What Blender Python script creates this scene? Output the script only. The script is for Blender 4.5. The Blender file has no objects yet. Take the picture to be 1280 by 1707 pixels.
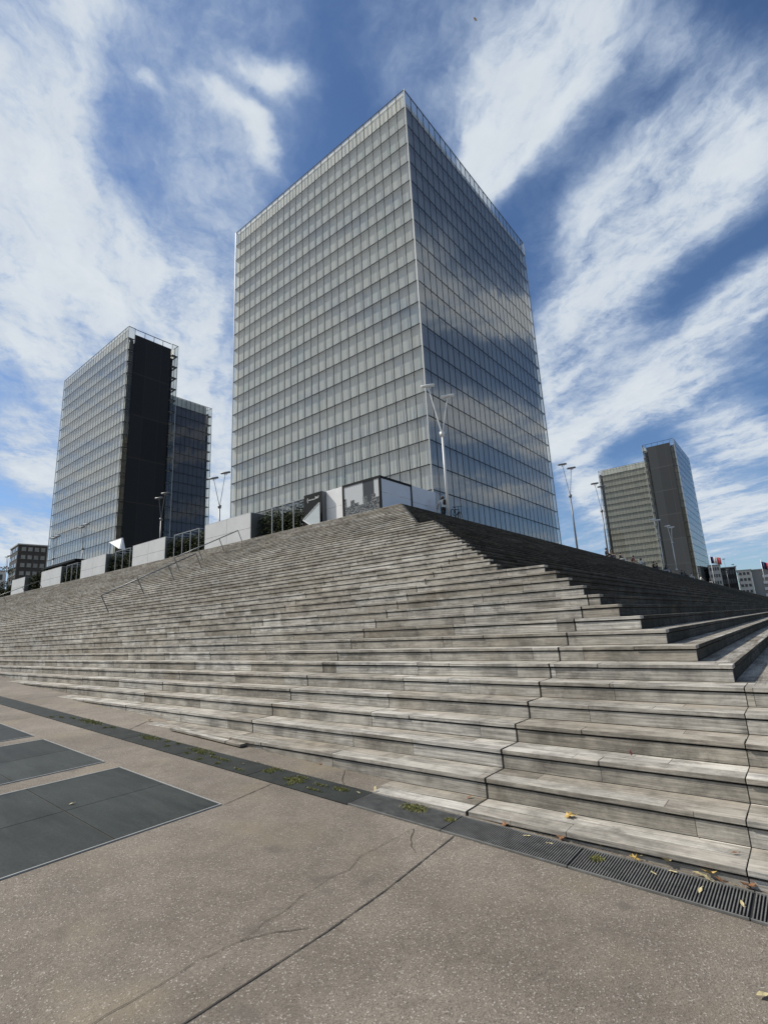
import bpy, math, random
from mathutils import Vector, Matrix
random.seed(7)
R = math.radians
sc = bpy.context.scene
col = sc.collection

# ---------------------------------------------------------------- camera (solved from the photograph)
FPX, PW, PH = 845.73, 1280.0, 1707.0
CR = Vector((0.63164197, -0.77376575, -0.04811442))
CU = Vector((-0.14180563, -0.17632841, 0.97406337))
CF = Vector((0.76218081, 0.60843641, 0.22110076))
EYE = Vector((0, 0, 1.6))
cam = bpy.data.cameras.new('camera')
camo = bpy.data.objects.new('camera', cam)
col.objects.link(camo)
m = Matrix((CR, CU, -CF)).transposed().to_4x4()
m.translation = EYE
camo.matrix_world = m
cam.sensor_fit = 'HORIZONTAL'; cam.sensor_width = 36.0
cam.lens = FPX / PW * 36.0
cam.clip_start = .05; cam.clip_end = 6000
sc.camera = camo

def ray(px, py):
    return CR*((px-PW/2)/FPX) + CU*((PH/2-py)/FPX) + CF
def atX(px, py, x):
    d = ray(px, py); return EYE + d*(x/d.x)
def atY(px, py, y):
    d = ray(px, py); return EYE + d*(y/d.y)
def atD(px, py, dist):
    d = ray(px, py); return EYE + d*(dist/math.hypot(d.x, d.y))

# ---------------------------------------------------------------- sun and sky
SUN = Vector((-.37, .86, .95)).normalized()
sun = bpy.data.lights.new('sun', 'SUN'); sun.energy = 5.0; sun.angle = R(.5); sun.color = (1, .945, .86)
suno = bpy.data.objects.new('sun', sun); col.objects.link(suno)
suno.rotation_euler = SUN.to_track_quat('Z', 'Y').to_euler()
suno.location = (-40, 60, 120)

def nd(nt, t, **kw):
    n = nt.nodes.new(t)
    for k, v in kw.items():
        if k.startswith('i_'):
            key = k[2:]
            n.inputs[int(key) if key.isdigit() else key].default_value = v
        else: setattr(n, k, v)
    return n
def ln(nt, a, b): nt.links.new(a, b)
def mth(nt, op, a, b=None, c=None, clamp=False):
    n = nt.nodes.new('ShaderNodeMath'); n.operation = op; n.use_clamp = clamp
    for i, v in enumerate((a, b, c)):
        if v is None: continue
        if isinstance(v, (int, float)): n.inputs[i].default_value = v
        else: ln(nt, v, n.inputs[i])
    return n.outputs[0]
def mrange(nt, v, a, b, c=0., d=1., smooth=True):
    n = nt.nodes.new('ShaderNodeMapRange')
    n.interpolation_type = 'SMOOTHSTEP' if smooth else 'LINEAR'
    ln(nt, v, n.inputs[0])
    for i, x in zip((1, 2, 3, 4), (a, b, c, d)): n.inputs[i].default_value = x
    return n.outputs[0]
def mix(nt, f, a, b, mode='MIX'):
    n = nt.nodes.new('ShaderNodeMix'); n.data_type = 'RGBA'; n.blend_type = mode
    for i, v in ((0, f), (6, a), (7, b)):
        if isinstance(v, (int, float)): n.inputs[i].default_value = v
        elif isinstance(v, tuple): n.inputs[i].default_value = (*v, 1) if len(v) == 3 else v
        else: ln(nt, v, n.inputs[i])
    return n.outputs[2]

CLOUDS = [(0.172, 0.925, 1.191, 0.497, 0.078, 1.15), (0.385, 1.20, -2.375, 0.299, 0.135, 1.1), (0.49, 1.15, -0.396, 0.10, 0.14, 0.85), (0.41, 1.518, -0.554, 0.292, 0.176, 0.6), (0.112, 0.772, 1.093, 0.163, 0.044, 0.95), (0.66, 2.422, -2.104, 0.38, 0.123, 0.55), (0.985, 3.68, 2.676, 0.266, 0.442, 0.9), (1.173, 1.892, 1.004, 1.37, 0.123, 0.85), (0.726, 1.3, 1.252, 0.223, 0.039, 0.75), (0.21, 0.704, 1.023, 0.172, 0.05, 0.20), (0.416, 0.534, -0.626, 0.052, 0.022, 0.47), (0.468, 0.627, 0.445, 0.055, 0.016, 0.33), (0.288, 0.691, 0.25, 0.027, 0.014, 0.36), (0.401, 0.622, -0.33, 0.05, 0.016, 0.34), (0.653, 0.163, -1.277, 0.152, 0.125, 0.75), (0.755, 0.275, -1.941, 0.153, 0.086, 0.85), (0.825, 0.364, -1.913, 0.102, 0.05, 0.75), (0.798, 0.001, -1.766, 0.055, 0.054, 0.5), (1.075, 0.004, -2.298, 0.184, 0.144, 1.0), (1.26, 0.243, -2.1, 0.241, 0.113, 0.98), (1.604, 0.461, -2.308, 0.329, 0.124, 0.85), (1.016, 0.183, 1.332, 0.205, 0.09, 0.5), (1.718, 0.098, 0.977, 0.495, 0.106, 0.9), (1.551, -0.062, 0.999, 0.139, 0.078, 0.85), (2.056, 0.186, -2.035, 0.301, 0.114, 0.6), (2.551, 0.078, -1.818, 0.138, 0.324, 0.75), (3.767, 0.304, -1.764, 0.311, 0.645, 0.6), (2.595, 0.777, 0.164, 1.006, 0.093, 0.65), (0.495, 0.348, 0.521, 0.13, 0.046, 0.25), (2.156, 0.395, -2.303, 0.274, 0.067, 0.6), (2.94, 0.501, 0.994, 0.417, 0.19, 0.5), (1.35, 2.75, 1.0, .9, .42, .8), (.75, 1.95, .6, .25, .14, .55), (4.6, .6, -1.5, 1.6, 1.6, .62), (2.2, .85, 1.0, .5, .09, .5), (.60, 5.2, 0, 2.0, 1.2, .7),
 # behind the viewer's right shoulder: what the shaded face of the big tower mirrors
 (.95, -.60, .3, .35, .12, .85), (1.6, -.92, .5, .6, .14, .95), (2.4, -1.3, .5, .9, .22, .85), (3.8, -1.75, .4, 1.2, .35, .85), (1.35, -.46, .6, .3, .08, .7), (2.3, -.75, .4, .5, .12, .8),
 # over the left shoulder: unseen bank added to whiten what the sunlit faces mirror
 (-1.0, .8, 2.5, 1.1, .55, .62), (-2.6, 1.9, 2.5, 2.2, 1.0, .62), (-.9, 2.6, 2.2, 1.6, .9, .6), (-5.5, 3.5, 2.5, 3.5, 1.8, .62)]

def make_world():
    w = bpy.data.worlds.new('World'); sc.world = w; w.use_nodes = True
    nt = w.node_tree; nt.nodes.clear()
    out = nd(nt, 'ShaderNodeOutputWorld'); bg = nd(nt, 'ShaderNodeBackground')
    bg.inputs['Strength'].default_value = .10
    ln(nt, bg.outputs[0], out.inputs[0])
    sky = nd(nt, 'ShaderNodeTexSky'); sky.sky_type = 'NISHITA'; sky.sun_disc = False
    sky.sun_elevation = math.asin(SUN.z); sky.sun_rotation = math.atan2(SUN.x, SUN.y)
    sky.air_density = 1.0; sky.dust_density = .4; sky.ozone_density = 2.2
    tc = nd(nt, 'ShaderNodeTexCoord')
    sp = nd(nt, 'ShaderNodeSeparateXYZ'); ln(nt, tc.outputs['Generated'], sp.inputs[0])
    zz = mth(nt, 'ADD', mth(nt, 'MAXIMUM', sp.outputs[2], 0.0), .10)
    u = mth(nt, 'DIVIDE', sp.outputs[0], zz); v = mth(nt, 'DIVIDE', sp.outputs[1], zz)
    cb = nd(nt, 'ShaderNodeCombineXYZ'); ln(nt, u, cb.inputs[0]); ln(nt, v, cb.inputs[1])
    P = cb.outputs[0]
    # warp of the cloud layer, scaled with the distance of the layer so that far clouds warp as much as near ones look
    wn = nd(nt, 'ShaderNodeTexNoise', i_Scale=4.0, i_Detail=5.0, i_Roughness=.6); ln(nt, P, wn.inputs['Vector'])
    ws = nd(nt, 'ShaderNodeVectorMath', operation='SUBTRACT'); ln(nt, wn.outputs['Color'], ws.inputs[0]); ws.inputs[1].default_value = (.5, .5, .5)
    wv = nd(nt, 'ShaderNodeVectorMath', operation='SCALE'); ln(nt, ws.outputs[0], wv.inputs[0]); wv.inputs['Scale'].default_value = .15
    wa = nd(nt, 'ShaderNodeVectorMath', operation='ADD'); ln(nt, P, wa.inputs[0]); ln(nt, wv.outputs[0], wa.inputs[1])
    WP = wa.outputs[0]
    acc = None
    for cx, cy, th, ra, rb, wt in CLOUDS:
        mp = nd(nt, 'ShaderNodeMapping', vector_type='TEXTURE'); ln(nt, WP, mp.inputs[0])
        mp.inputs['Location'].default_value = (cx, cy, 0); mp.inputs['Rotation'].default_value = (0, 0, th)
        mp.inputs['Scale'].default_value = (ra*1.05, rb*1.2, 1)
        le = nd(nt, 'ShaderNodeVectorMath', operation='LENGTH'); ln(nt, mp.outputs[0], le.inputs[0])
        g = mrange(nt, le.outputs['Value'], .0, 1.85, 1., 0.)
        acc = mth(nt, 'MULTIPLY', g, wt*1.04) if acc is None else mth(nt, 'MULTIPLY_ADD', g, wt*1.04, acc)
    # streaky detail, drawn out along the wind (about 57 degrees in the layer)
    mp = nd(nt, 'ShaderNodeMapping', vector_type='TEXTURE'); ln(nt, WP, mp.inputs[0])
    mp.inputs['Rotation'].default_value = (0, 0, .98); mp.inputs['Scale'].default_value = (2.4, 1, 1)
    n1 = nd(nt, 'ShaderNodeTexNoise', i_Scale=4.5, i_Detail=10.0, i_Roughness=.64, i_Distortion=.15); ln(nt, mp.outputs[0], n1.inputs['Vector'])
    n2 = nd(nt, 'ShaderNodeTexNoise', i_Scale=15.0, i_Detail=9.0, i_Roughness=.64, i_Distortion=.15); ln(nt, WP, n2.inputs['Vector'])
    n3 = nd(nt, 'ShaderNodeTexNoise', i_Scale=2.0, i_Detail=5.0, i_Roughness=.5); ln(nt, mp.outputs[0], n3.inputs['Vector'])
    f = mth(nt, 'ADD', mth(nt, 'MULTIPLY', n1.outputs[0], .72), mth(nt, 'MULTIPLY', n2.outputs[0], .34))
    f = mth(nt, 'MULTIPLY', mth(nt, 'SUBTRACT', f, .535), 4.2)
    # clouds of the rest of the sky, away from the half in front of the viewer
    dp = nd(nt, 'ShaderNodeVectorMath', operation='DOT_PRODUCT'); ln(nt, tc.outputs['Generated'], dp.inputs[0]); dp.inputs[1].default_value = CF
    back = mrange(nt, dp.outputs['Value'], .05, .50, 1., 0.)
    rest = mth(nt, 'MULTIPLY', mrange(nt, n3.outputs[0], .47, .56, 0., .95), back)
    acc = mth(nt, 'ADD', acc, rest)
    acc = mth(nt, 'MINIMUM', acc, 1.0)
    dens = mth(nt, 'ADD', acc, mth(nt, 'MULTIPLY', f, mth(nt, 'MULTIPLY_ADD', acc, .56, .10)))
    mask = mrange(nt, dens, .15, 1.02, 0., 1.)
    mask = mth(nt, 'MULTIPLY', mask, .97)
    hor = mrange(nt, sp.outputs[2], -.02, .04, .0, 1.)
    mask = mth(nt, 'MULTIPLY', mask, hor)
    cc = mix(nt, mrange(nt, dens, .35, 1.25), (3.7, 4.9, 6.9), (7.5, 8.0, 8.4))
    cc = mix(nt, mrange(nt, n2.outputs[0], .3, .75, .0, .25), cc, (4.0, 4.8, 6.0))
    skyc = mix(nt, 1.0, sky.outputs[0], (.78, .94, 1.12), 'MULTIPLY')
    c = mix(nt, mask, skyc, cc)
    ln(nt, c, bg.inputs['Color'])
make_world()

sc.view_settings.view_transform = 'Standard'; sc.view_settings.look = 'None'
sc.view_settings.exposure = 0; sc.view_settings.gamma = 1
sc.view_settings.use_curve_mapping = False
sc.render.engine = 'CYCLES'
sc.cycles.max_bounces = 8; sc.cycles.diffuse_bounces = 3; sc.cycles.glossy_bounces = 4
sc.cycles.transparent_max_bounces = 16; sc.cycles.transmission_bounces = 4
sc.cycles.caustics_reflective = False; sc.cycles.caustics_refractive = False
sc.cycles.sample_clamp_indirect = 6

# ---------------------------------------------------------------- object helpers
def wloc(o):
    v = Vector((0, 0, 0))
    while o is not None: v += o.location; o = o.parent
    return v
class MB:
    def __init__(s): s.v = []; s.f = []; s.m = []
    def face(s, pts, mi=0):
        n = len(s.v); s.v += [tuple(p) for p in pts]; s.f.append(tuple(range(n, n+len(pts)))); s.m.append(mi)
    def hexa(s, p, mi=0):      # p: 4 bottom points (counter clockwise seen from above), 4 top points
        n = len(s.v); s.v += [tuple(q) for q in p]
        for f in ((3,2,1,0), (4,5,6,7), (0,1,5,4), (1,2,6,5), (2,3,7,6), (3,0,4,7)):
            s.f.append(tuple(n+i for i in f)); s.m.append(mi)
    def box(s, x0, y0, z0, x1, y1, z1, mi=0):
        s.hexa([(x0,y0,z0),(x1,y0,z0),(x1,y1,z0),(x0,y1,z0),(x0,y0,z1),(x1,y0,z1),(x1,y1,z1),(x0,y1,z1)], mi)
    def obox(s, o, a, b, c, mi=0):   # corner o, edge vectors a, b, c
        o, a, b, c = map(Vector, (o, a, b, c))
        if a.cross(b).dot(c) < 0: a, b = b, a
        s.hexa([o, o+a, o+a+b, o+b, o+c, o+a+c, o+a+b+c, o+b+c], mi)
    def tube(s, pts, r, n=8, mi=0, cap=True):
        pts = [Vector(p) for p in pts]; rs = r if isinstance(r, (list, tuple)) else [r]*len(pts)
        base = len(s.v); up = None
        for i, p in enumerate(pts):
            d = (pts[min(i+1, len(pts)-1)] - pts[max(i-1, 0)]).normalized()
            if up is None: up = d.orthogonal().normalized()
            a = (up - d*up.dot(d)).normalized(); b = d.cross(a); up = a
            for k in range(n):
                t = 2*math.pi*k/n
                s.v.append(tuple(p + (a*math.cos(t) + b*math.sin(t))*rs[i]))
        for i in range(len(pts)-1):
            for k in range(n):
                k2 = (k+1) % n
                s.f.append((base+i*n+k, base+i*n+k2, base+(i+1)*n+k2, base+(i+1)*n+k)); s.m.append(mi)
        if cap:
            s.f.append(tuple(base+k for k in reversed(range(n)))); s.m.append(mi)
            e = base+(len(pts)-1)*n
            s.f.append(tuple(e+k for k in range(n))); s.m.append(mi)
    def build(s, name, mats, parent=None, origin=None, smooth=False):
        me = bpy.data.meshes.new(name)
        if not isinstance(mats, (list, tuple)): mats = [mats]
        off = wloc(parent) if parent is not None else Vector(origin or (0, 0, 0))
        me.from_pydata([(x-off.x, y-off.y, z-off.z) for x, y, z in s.v], [], s.f)
        for mm in mats: me.materials.append(mm)
        me.polygons.foreach_set('material_index', s.m)
        if smooth: me.polygons.foreach_set('use_smooth', [True]*len(s.f))
        me.update()
        o = bpy.data.objects.new(name, me); col.objects.link(o)
        if parent is not None: o.parent = parent
        elif origin: o.location = origin
        return o
def tag(o, label=None, cat=None, group=None, kind=None):
    if label: o['label'] = label
    if cat: o['category'] = cat
    if group: o['group'] = group
    if kind: o['kind'] = kind
    return o
def thing(name, loc, label, cat, group=None):
    o = bpy.data.objects.new(name, None); col.objects.link(o); o.location = loc
    o.empty_display_size = .2
    return tag(o, label, cat, group)
def bevel(o, w=.006, seg=2):
    b = o.modifiers.new('bevel', 'BEVEL'); b.width = w; b.segments = seg; b.limit_method = 'ANGLE'; b.angle_limit = R(40)
    return o

# ---------------------------------------------------------------- materials
def mat(name):
    mt = bpy.data.materials.new(name); mt.use_nodes = True
    nt = mt.node_tree; nt.nodes.clear()
    out = nd(nt, 'ShaderNodeOutputMaterial'); b = nd(nt, 'ShaderNodeBsdfPrincipled')
    ln(nt, b.outputs[0], out.inputs[0])
    return mt, nt, b, out
def plain(name, c, rough=.6, metal=0., var=.12, scale=3., spec=.5, bump=0., fine=40.):
    mt, nt, b, _ = mat(name)
    tc = nd(nt, 'ShaderNodeTexCoord')
    n = nd(nt, 'ShaderNodeTexNoise', i_Scale=scale, i_Detail=6.0, i_Roughness=.65); ln(nt, tc.outputs['Object'], n.inputs['Vector'])
    k = mrange(nt, n.outputs[0], .3, .7, 1-var, 1+var, False)
    cc = mix(nt, 1., c, k, 'MULTIPLY')
    ln(nt, cc, b.inputs['Base Color'])
    b.inputs['Roughness'].default_value = rough; b.inputs['Metallic'].default_value = metal
    b.inputs['Specular IOR Level'].default_value = spec
    if bump:
        n2 = nd(nt, 'ShaderNodeTexNoise', i_Scale=fine, i_Detail=4.0); ln(nt, tc.outputs['Object'], n2.inputs['Vector'])
        bp = nd(nt, 'ShaderNodeBump', i_Strength=bump, i_Distance=.01); ln(nt, n2.outputs[0], bp.inputs['Height'])
        ln(nt, bp.outputs[0], b.inputs['Normal'])
    return mt

BOARD, SEAM0 = 1.93, .55
def wood(name, axis, tone=1.):
    """weathered grey hardwood boards running along world axis (0 x, 1 y)"""
    mt, nt, b, _ = mat(name)
    ge = nd(nt, 'ShaderNodeNewGeometry'); sp = nd(nt, 'ShaderNodeSeparateXYZ'); ln(nt, ge.outputs['Position'], sp.inputs[0])
    L = sp.outputs[axis]; A = sp.outputs[1-axis]; Z = sp.outputs[2]
    k = mth(nt, 'FLOOR', mth(nt, 'DIVIDE', mth(nt, 'ADD', Z, .097+.162), .1682))
    # horizontal boards and risers take a different number
    nz = nd(nt, 'ShaderNodeSeparateXYZ'); ln(nt, ge.outputs['Normal'], nz.inputs[0])
    top = mth(nt, 'GREATER_THAN', nz.outputs[2], .5)
    row = mth(nt, 'FLOOR', mth(nt, 'DIVIDE', mth(nt, 'SUBTRACT', A, 3.666), .175))
    part = mth(nt, 'MULTIPLY', mth(nt, 'ADD', row, 40), top)
    s = mth(nt, 'DIVIDE', mth(nt, 'SUBTRACT', L, SEAM0), BOARD)
    n = mth(nt, 'FLOOR', s); fr = mth(nt, 'SUBTRACT', s, n)
    cv = nd(nt, 'ShaderNodeCombineXYZ'); ln(nt, k, cv.inputs[0]); ln(nt, n, cv.inputs[1]); ln(nt, part, cv.inputs[2])
    wn = nd(nt, 'ShaderNodeTexWhiteNoise', noise_dimensions='3D'); ln(nt, cv.outputs[0], wn.inputs['Vector'])
    cut = mth(nt, 'MULTIPLY_ADD', wn.outputs[0], 1.5, -.1)          # where an extra joint falls in this board, if it does
    side = mth(nt, 'GREATER_THAN', fr, cut)
    cv2 = nd(nt, 'ShaderNodeCombineXYZ'); ln(nt, mth(nt, 'MULTIPLY_ADD', n, 2, side), cv2.inputs[0]); ln(nt, k, cv2.inputs[1]); ln(nt, part, cv2.inputs[2])
    w2 = nd(nt, 'ShaderNodeTexWhiteNoise', noise_dimensions='3D'); ln(nt, cv2.outputs[0], w2.inputs['Vector'])
    # grain coordinates, shifted per board
    sh = nd(nt, 'ShaderNodeVectorMath', operation='SCALE'); ln(nt, w2.outputs['Color'], sh.inputs[0]); sh.inputs['Scale'].default_value = 60
    ad = nd(nt, 'ShaderNodeVectorMath', operation='ADD'); ln(nt, ge.outputs['Position'], ad.inputs[0]); ln(nt, sh.outputs[0], ad.inputs[1])
    mp = nd(nt, 'ShaderNodeMapping'); ln(nt, ad.outputs[0], mp.inputs[0])
    mp.inputs['Scale'].default_value = (1, 14, 14) if axis == 0 else (14, 1, 14)
    g1 = nd(nt, 'ShaderNodeTexNoise', i_Scale=2.2, i_Detail=8.0, i_Roughness=.68, i_Distortion=.9); ln(nt, mp.outputs[0], g1.inputs['Vector'])
    mp2 = nd(nt, 'ShaderNodeMapping'); ln(nt, ad.outputs[0], mp2.inputs[0])
    mp2.inputs['Scale'].default_value = (1.6, 60, 60) if axis == 0 else (60, 1.6, 60)
    g2 = nd(nt, 'ShaderNodeTexNoise', i_Scale=2.0, i_Detail=4.0, i_Roughness=.6, i_Distortion=.3); ln(nt, mp2.outputs[0], g2.inputs['Vector'])
    st = nd(nt, 'ShaderNodeTexNoise', i_Scale=2.1, i_Detail=7.0, i_Roughness=.7); ln(nt, ad.outputs[0], st.inputs['Vector'])
    stg = nd(nt, 'ShaderNodeTexNoise', i_Scale=.35, i_Detail=4.0); ln(nt, ge.outputs['Position'], stg.inputs['Vector'])
    # flamed figure of flat sawn boards, on some of them
    wv = nd(nt, 'ShaderNodeTexWave', i_Scale=.55, i_Distortion=9.0, i_Detail=3.0); wv.inputs['Detail Scale'].default_value = 1.2
    wv.bands_direction = 'Z'; ln(nt, mp.outputs[0], wv.inputs['Vector'])
    fig = mth(nt, 'MULTIPLY', mth(nt, 'SUBTRACT', wv.outputs['Fac'], .5), mrange(nt, w2.outputs[0], .55, .8, 0, .35))
    val = mth(nt, 'MULTIPLY_ADD', mth(nt, 'SUBTRACT', g1.outputs[0], .5), 1.6, 1.0)
    val = mth(nt, 'MULTIPLY_ADD', mth(nt, 'SUBTRACT', g2.outputs[0], .5), 1.2, val)
    val = mth(nt, 'ADD', val, fig)
    val = mth(nt, 'MULTIPLY', val, mrange(nt, w2.outputs[0], 0, 1, .78, 1.18, False))
    val = mth(nt, 'MULTIPLY', val, mrange(nt, st.outputs[0], .32, .62, .55, 1.14))
    val = mth(nt, 'MULTIPLY', val, mrange(nt, stg.outputs[0], .3, .7, .88, 1.12))
    # joints between boards
    dj = mth(nt, 'MULTIPLY', mth(nt, 'MINIMUM', fr, mth(nt, 'SUBTRACT', 1.0, fr)), BOARD)
    odd = mth(nt, 'MODULO', mth(nt, 'ADD', n, 200), 2.)
    j1 = mth(nt, 'LESS_THAN', dj, .004)
    n2_ = mth(nt, 'FLOOR', mth(nt, 'ADD', mth(nt, 'DIVIDE', mth(nt, 'SUBTRACT', L, 2.48), 3.86), .5))
    dw = mth(nt, 'ABSOLUTE', mth(nt, 'SUBTRACT', mth(nt, 'SUBTRACT', L, 2.48), mth(nt, 'MULTIPLY', n2_, 3.86)))
    j2 = mth(nt, 'LESS_THAN', dw, .011)
    j3 = mth(nt, 'LESS_THAN', mth(nt, 'ABSOLUTE', mth(nt, 'SUBTRACT', fr, cut)), .0013)
    jj = mth(nt, 'MAXIMUM', mth(nt, 'MAXIMUM', j1, j2), mth(nt, 'MULTIPLY', j3, .8))
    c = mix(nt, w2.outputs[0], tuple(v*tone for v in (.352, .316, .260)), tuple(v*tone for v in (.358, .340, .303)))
    c = mix(nt, 1., c, val, 'MULTIPLY')
    # yellow-brown stains left by leaves
    yb = nd(nt, 'ShaderNodeTexNoise', i_Scale=1.1, i_Detail=5.0); ln(nt, ge.outputs['Position'], yb.inputs['Vector'])
    c = mix(nt, mrange(nt, yb.outputs[0], .54, .72, 0, .22), c, (.20, .155, .095))
    # pale flaking where the grain has lifted, in patches away from the foot of the steps
    fm = nd(nt, 'ShaderNodeMapping'); ln(nt, ad.outputs[0], fm.inputs[0]); fm.inputs['Scale'].default_value = (3, 26, 26) if axis == 0 else (26, 3, 26)
    fl = nd(nt, 'ShaderNodeTexNoise', i_Scale=1.6, i_Detail=5.0, i_Distortion=2.2); ln(nt, fm.outputs[0], fl.inputs['Vector'])
    fp = nd(nt, 'ShaderNodeTexNoise', i_Scale=1.3, i_Detail=3.0); ln(nt, ad.outputs[0], fp.inputs['Vector'])
    fmask = mth(nt, 'MULTIPLY', mrange(nt, fl.outputs[0], .54, .62), mth(nt, 'MULTIPLY', mrange(nt, fp.outputs[0], .52, .62), mrange(nt, L, 3., 9., .12, .75)))
    c = mix(nt, fmask, c, tuple(v*tone for v in (.56, .54, .49)))
    # damp dark marks
    dm = nd(nt, 'ShaderNodeTexNoise', i_Scale=1.7, i_Detail=8.0, i_Roughness=.72); ln(nt, ge.outputs['Position'], dm.inputs['Vector'])
    c = mix(nt, mrange(nt, dm.outputs[0], .56, .70, 0, .55), c, tuple(v*tone for v in (.085, .078, .066)))
    c = mix(nt, mth(nt, 'MULTIPLY', jj, .93), c, (.012, .011, .01))
    ln(nt, c, b.inputs['Base Color'])
    b.inputs['Roughness'].default_value = .8; b.inputs['Specular IOR Level'].default_value = .04 if axis == 0 else .14
    bp = nd(nt, 'ShaderNodeBump', i_Strength=.35, i_Distance=.006)
    hh = mth(nt, 'ADD', g2.outputs[0], mth(nt, 'MULTIPLY', g1.outputs[0], .6))
    ln(nt, hh, bp.inputs['Height']); ln(nt, bp.outputs[0], b.inputs['Normal'])
    return mt

def concrete_ground():
    mt, nt, b, _ = mat('washed_concrete')
    ge = nd(nt, 'ShaderNodeNewGeometry'); P = ge.outputs['Position']
    v1 = nd(nt, 'ShaderNodeTexVoronoi', i_Scale=150.0, i_Randomness=1.0); ln(nt, P, v1.inputs['Vector'])
    wn = nd(nt, 'ShaderNodeSeparateColor'); ln(nt, v1.outputs['Color'], wn.inputs[0])
    v2 = nd(nt, 'ShaderNodeTexVoronoi', i_Scale=95.0); ln(nt, P, v2.inputs['Vector'])
    w2 = nd(nt, 'ShaderNodeSeparateColor'); ln(nt, v2.outputs['Color'], w2.inputs[0])
    n0 = nd(nt, 'ShaderNodeTexNoise', i_Scale=.55, i_Detail=6.0, i_Roughness=.6); ln(nt, P, n0.inputs['Vector'])
    n1 = nd(nt, 'ShaderNodeTexNoise', i_Scale=3.0, i_Detail=7.0, i_Roughness=.7); ln(nt, P, n1.inputs['Vector'])
    n2 = nd(nt, 'ShaderNodeTexNoise', i_Scale=240.0, i_Detail=3.0); ln(nt, P, n2.inputs['Vector'])
    n3 = nd(nt, 'ShaderNodeTexNoise', i_Scale=2.1, i_Detail=3.0, i_Roughness=.55); ln(nt, P, n3.inputs['Vector'])
    c = mix(nt, mrange(nt, n0.outputs[0], .35, .65), (.176, .150, .119), (.210, .180, .145))
    val = mrange(nt, wn.outputs[0], 0, 1, .78, 1.22, False)
    val = mth(nt, 'MULTIPLY', val, mrange(nt, n2.outputs[0], .3, .7, .80, 1.20, False))
    val = mth(nt, 'MULTIPLY', val, mrange(nt, n1.outputs[0], .3, .7, .86, 1.12))
    c = mix(nt, 1., c, val, 'MULTIPLY')
    # pale stone chips
    chip = mth(nt, 'MULTIPLY', mth(nt, 'GREATER_THAN', w2.outputs[0], .80), mth(nt, 'LESS_THAN', v2.outputs['Distance'], .30))
    c = mix(nt, mth(nt, 'MULTIPLY', chip, .2), c, (.42, .38, .33))
    chip2 = mth(nt, 'GREATER_THAN', wn.outputs[1], .95)
    c = mix(nt, mth(nt, 'MULTIPLY', chip2, .4), c, (.60, .56, .50))
    chip3 = mth(nt, 'GREATER_THAN', wn.outputs[2], .93)
    c = mix(nt, mth(nt, 'MULTIPLY', chip3, .4), c, (.05, .045, .04))
    # oily grey blotches and yellowish dust
    c = mix(nt, mrange(nt, n3.outputs[0], .62, .72, 0, .6), c, (.115, .10, .085))
    n4 = nd(nt, 'ShaderNodeTexNoise', i_Scale=1.2, i_Detail=4.0); ln(nt, P, n4.inputs['Vector'])
    c = mix(nt, mrange(nt, n4.outputs[0], .52, .72, 0, .35), c, (.26, .215, .14))
    # old chewing gum and drip spots
    vg = nd(nt, 'ShaderNodeTexVoronoi', i_Scale=1.6, i_Randomness=1.0); ln(nt, P, vg.inputs['Vector'])
    gc = nd(nt, 'ShaderNodeSeparateColor'); ln(nt, vg.outputs['Color'], gc.inputs[0])
    rad = mrange(nt, gc.outputs[0], 0, 1, .008, .035, False)
    gm = mth(nt, 'MULTIPLY', mth(nt, 'LESS_THAN', mth(nt, 'ADD', vg.outputs['Distance'], mth(nt, 'MULTIPLY', mth(nt, 'SUBTRACT', n2.outputs[0], .5), .012)), rad), mth(nt, 'GREATER_THAN', gc.outputs[1], .45))
    c = mix(nt, mth(nt, 'MULTIPLY', gm, .6), c, mix(nt, mth(nt, 'GREATER_THAN', gc.outputs[2], .72), (.075, .068, .06), (.36, .33, .29)))
    # paler worn paths and the damp band by the drain
    dd_ = nd(nt, 'ShaderNodeTexNoise', i_Scale=.33, i_Detail=5.0, i_Roughness=.6, i_Distortion=.8); ln(nt, P, dd_.inputs['Vector'])
    c = mix(nt, 1., c, mrange(nt, dd_.outputs[0], .34, .66, .84, 1.10), 'MULTIPLY')
    ln(nt, c, b.inputs['Base Color'])
    b.inputs['Roughness'].default_value = .85; b.inputs['Specular IOR Level'].default_value = .25
    bp = nd(nt, 'ShaderNodeBump', i_Strength=.5, i_Distance=.004); ln(nt, mth(nt, 'ADD', v1.outputs['Distance'], n2.outputs[0]), bp.inputs['Height'])
    ln(nt, bp.outputs[0], b.inputs['Normal'])
    return mt

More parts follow.
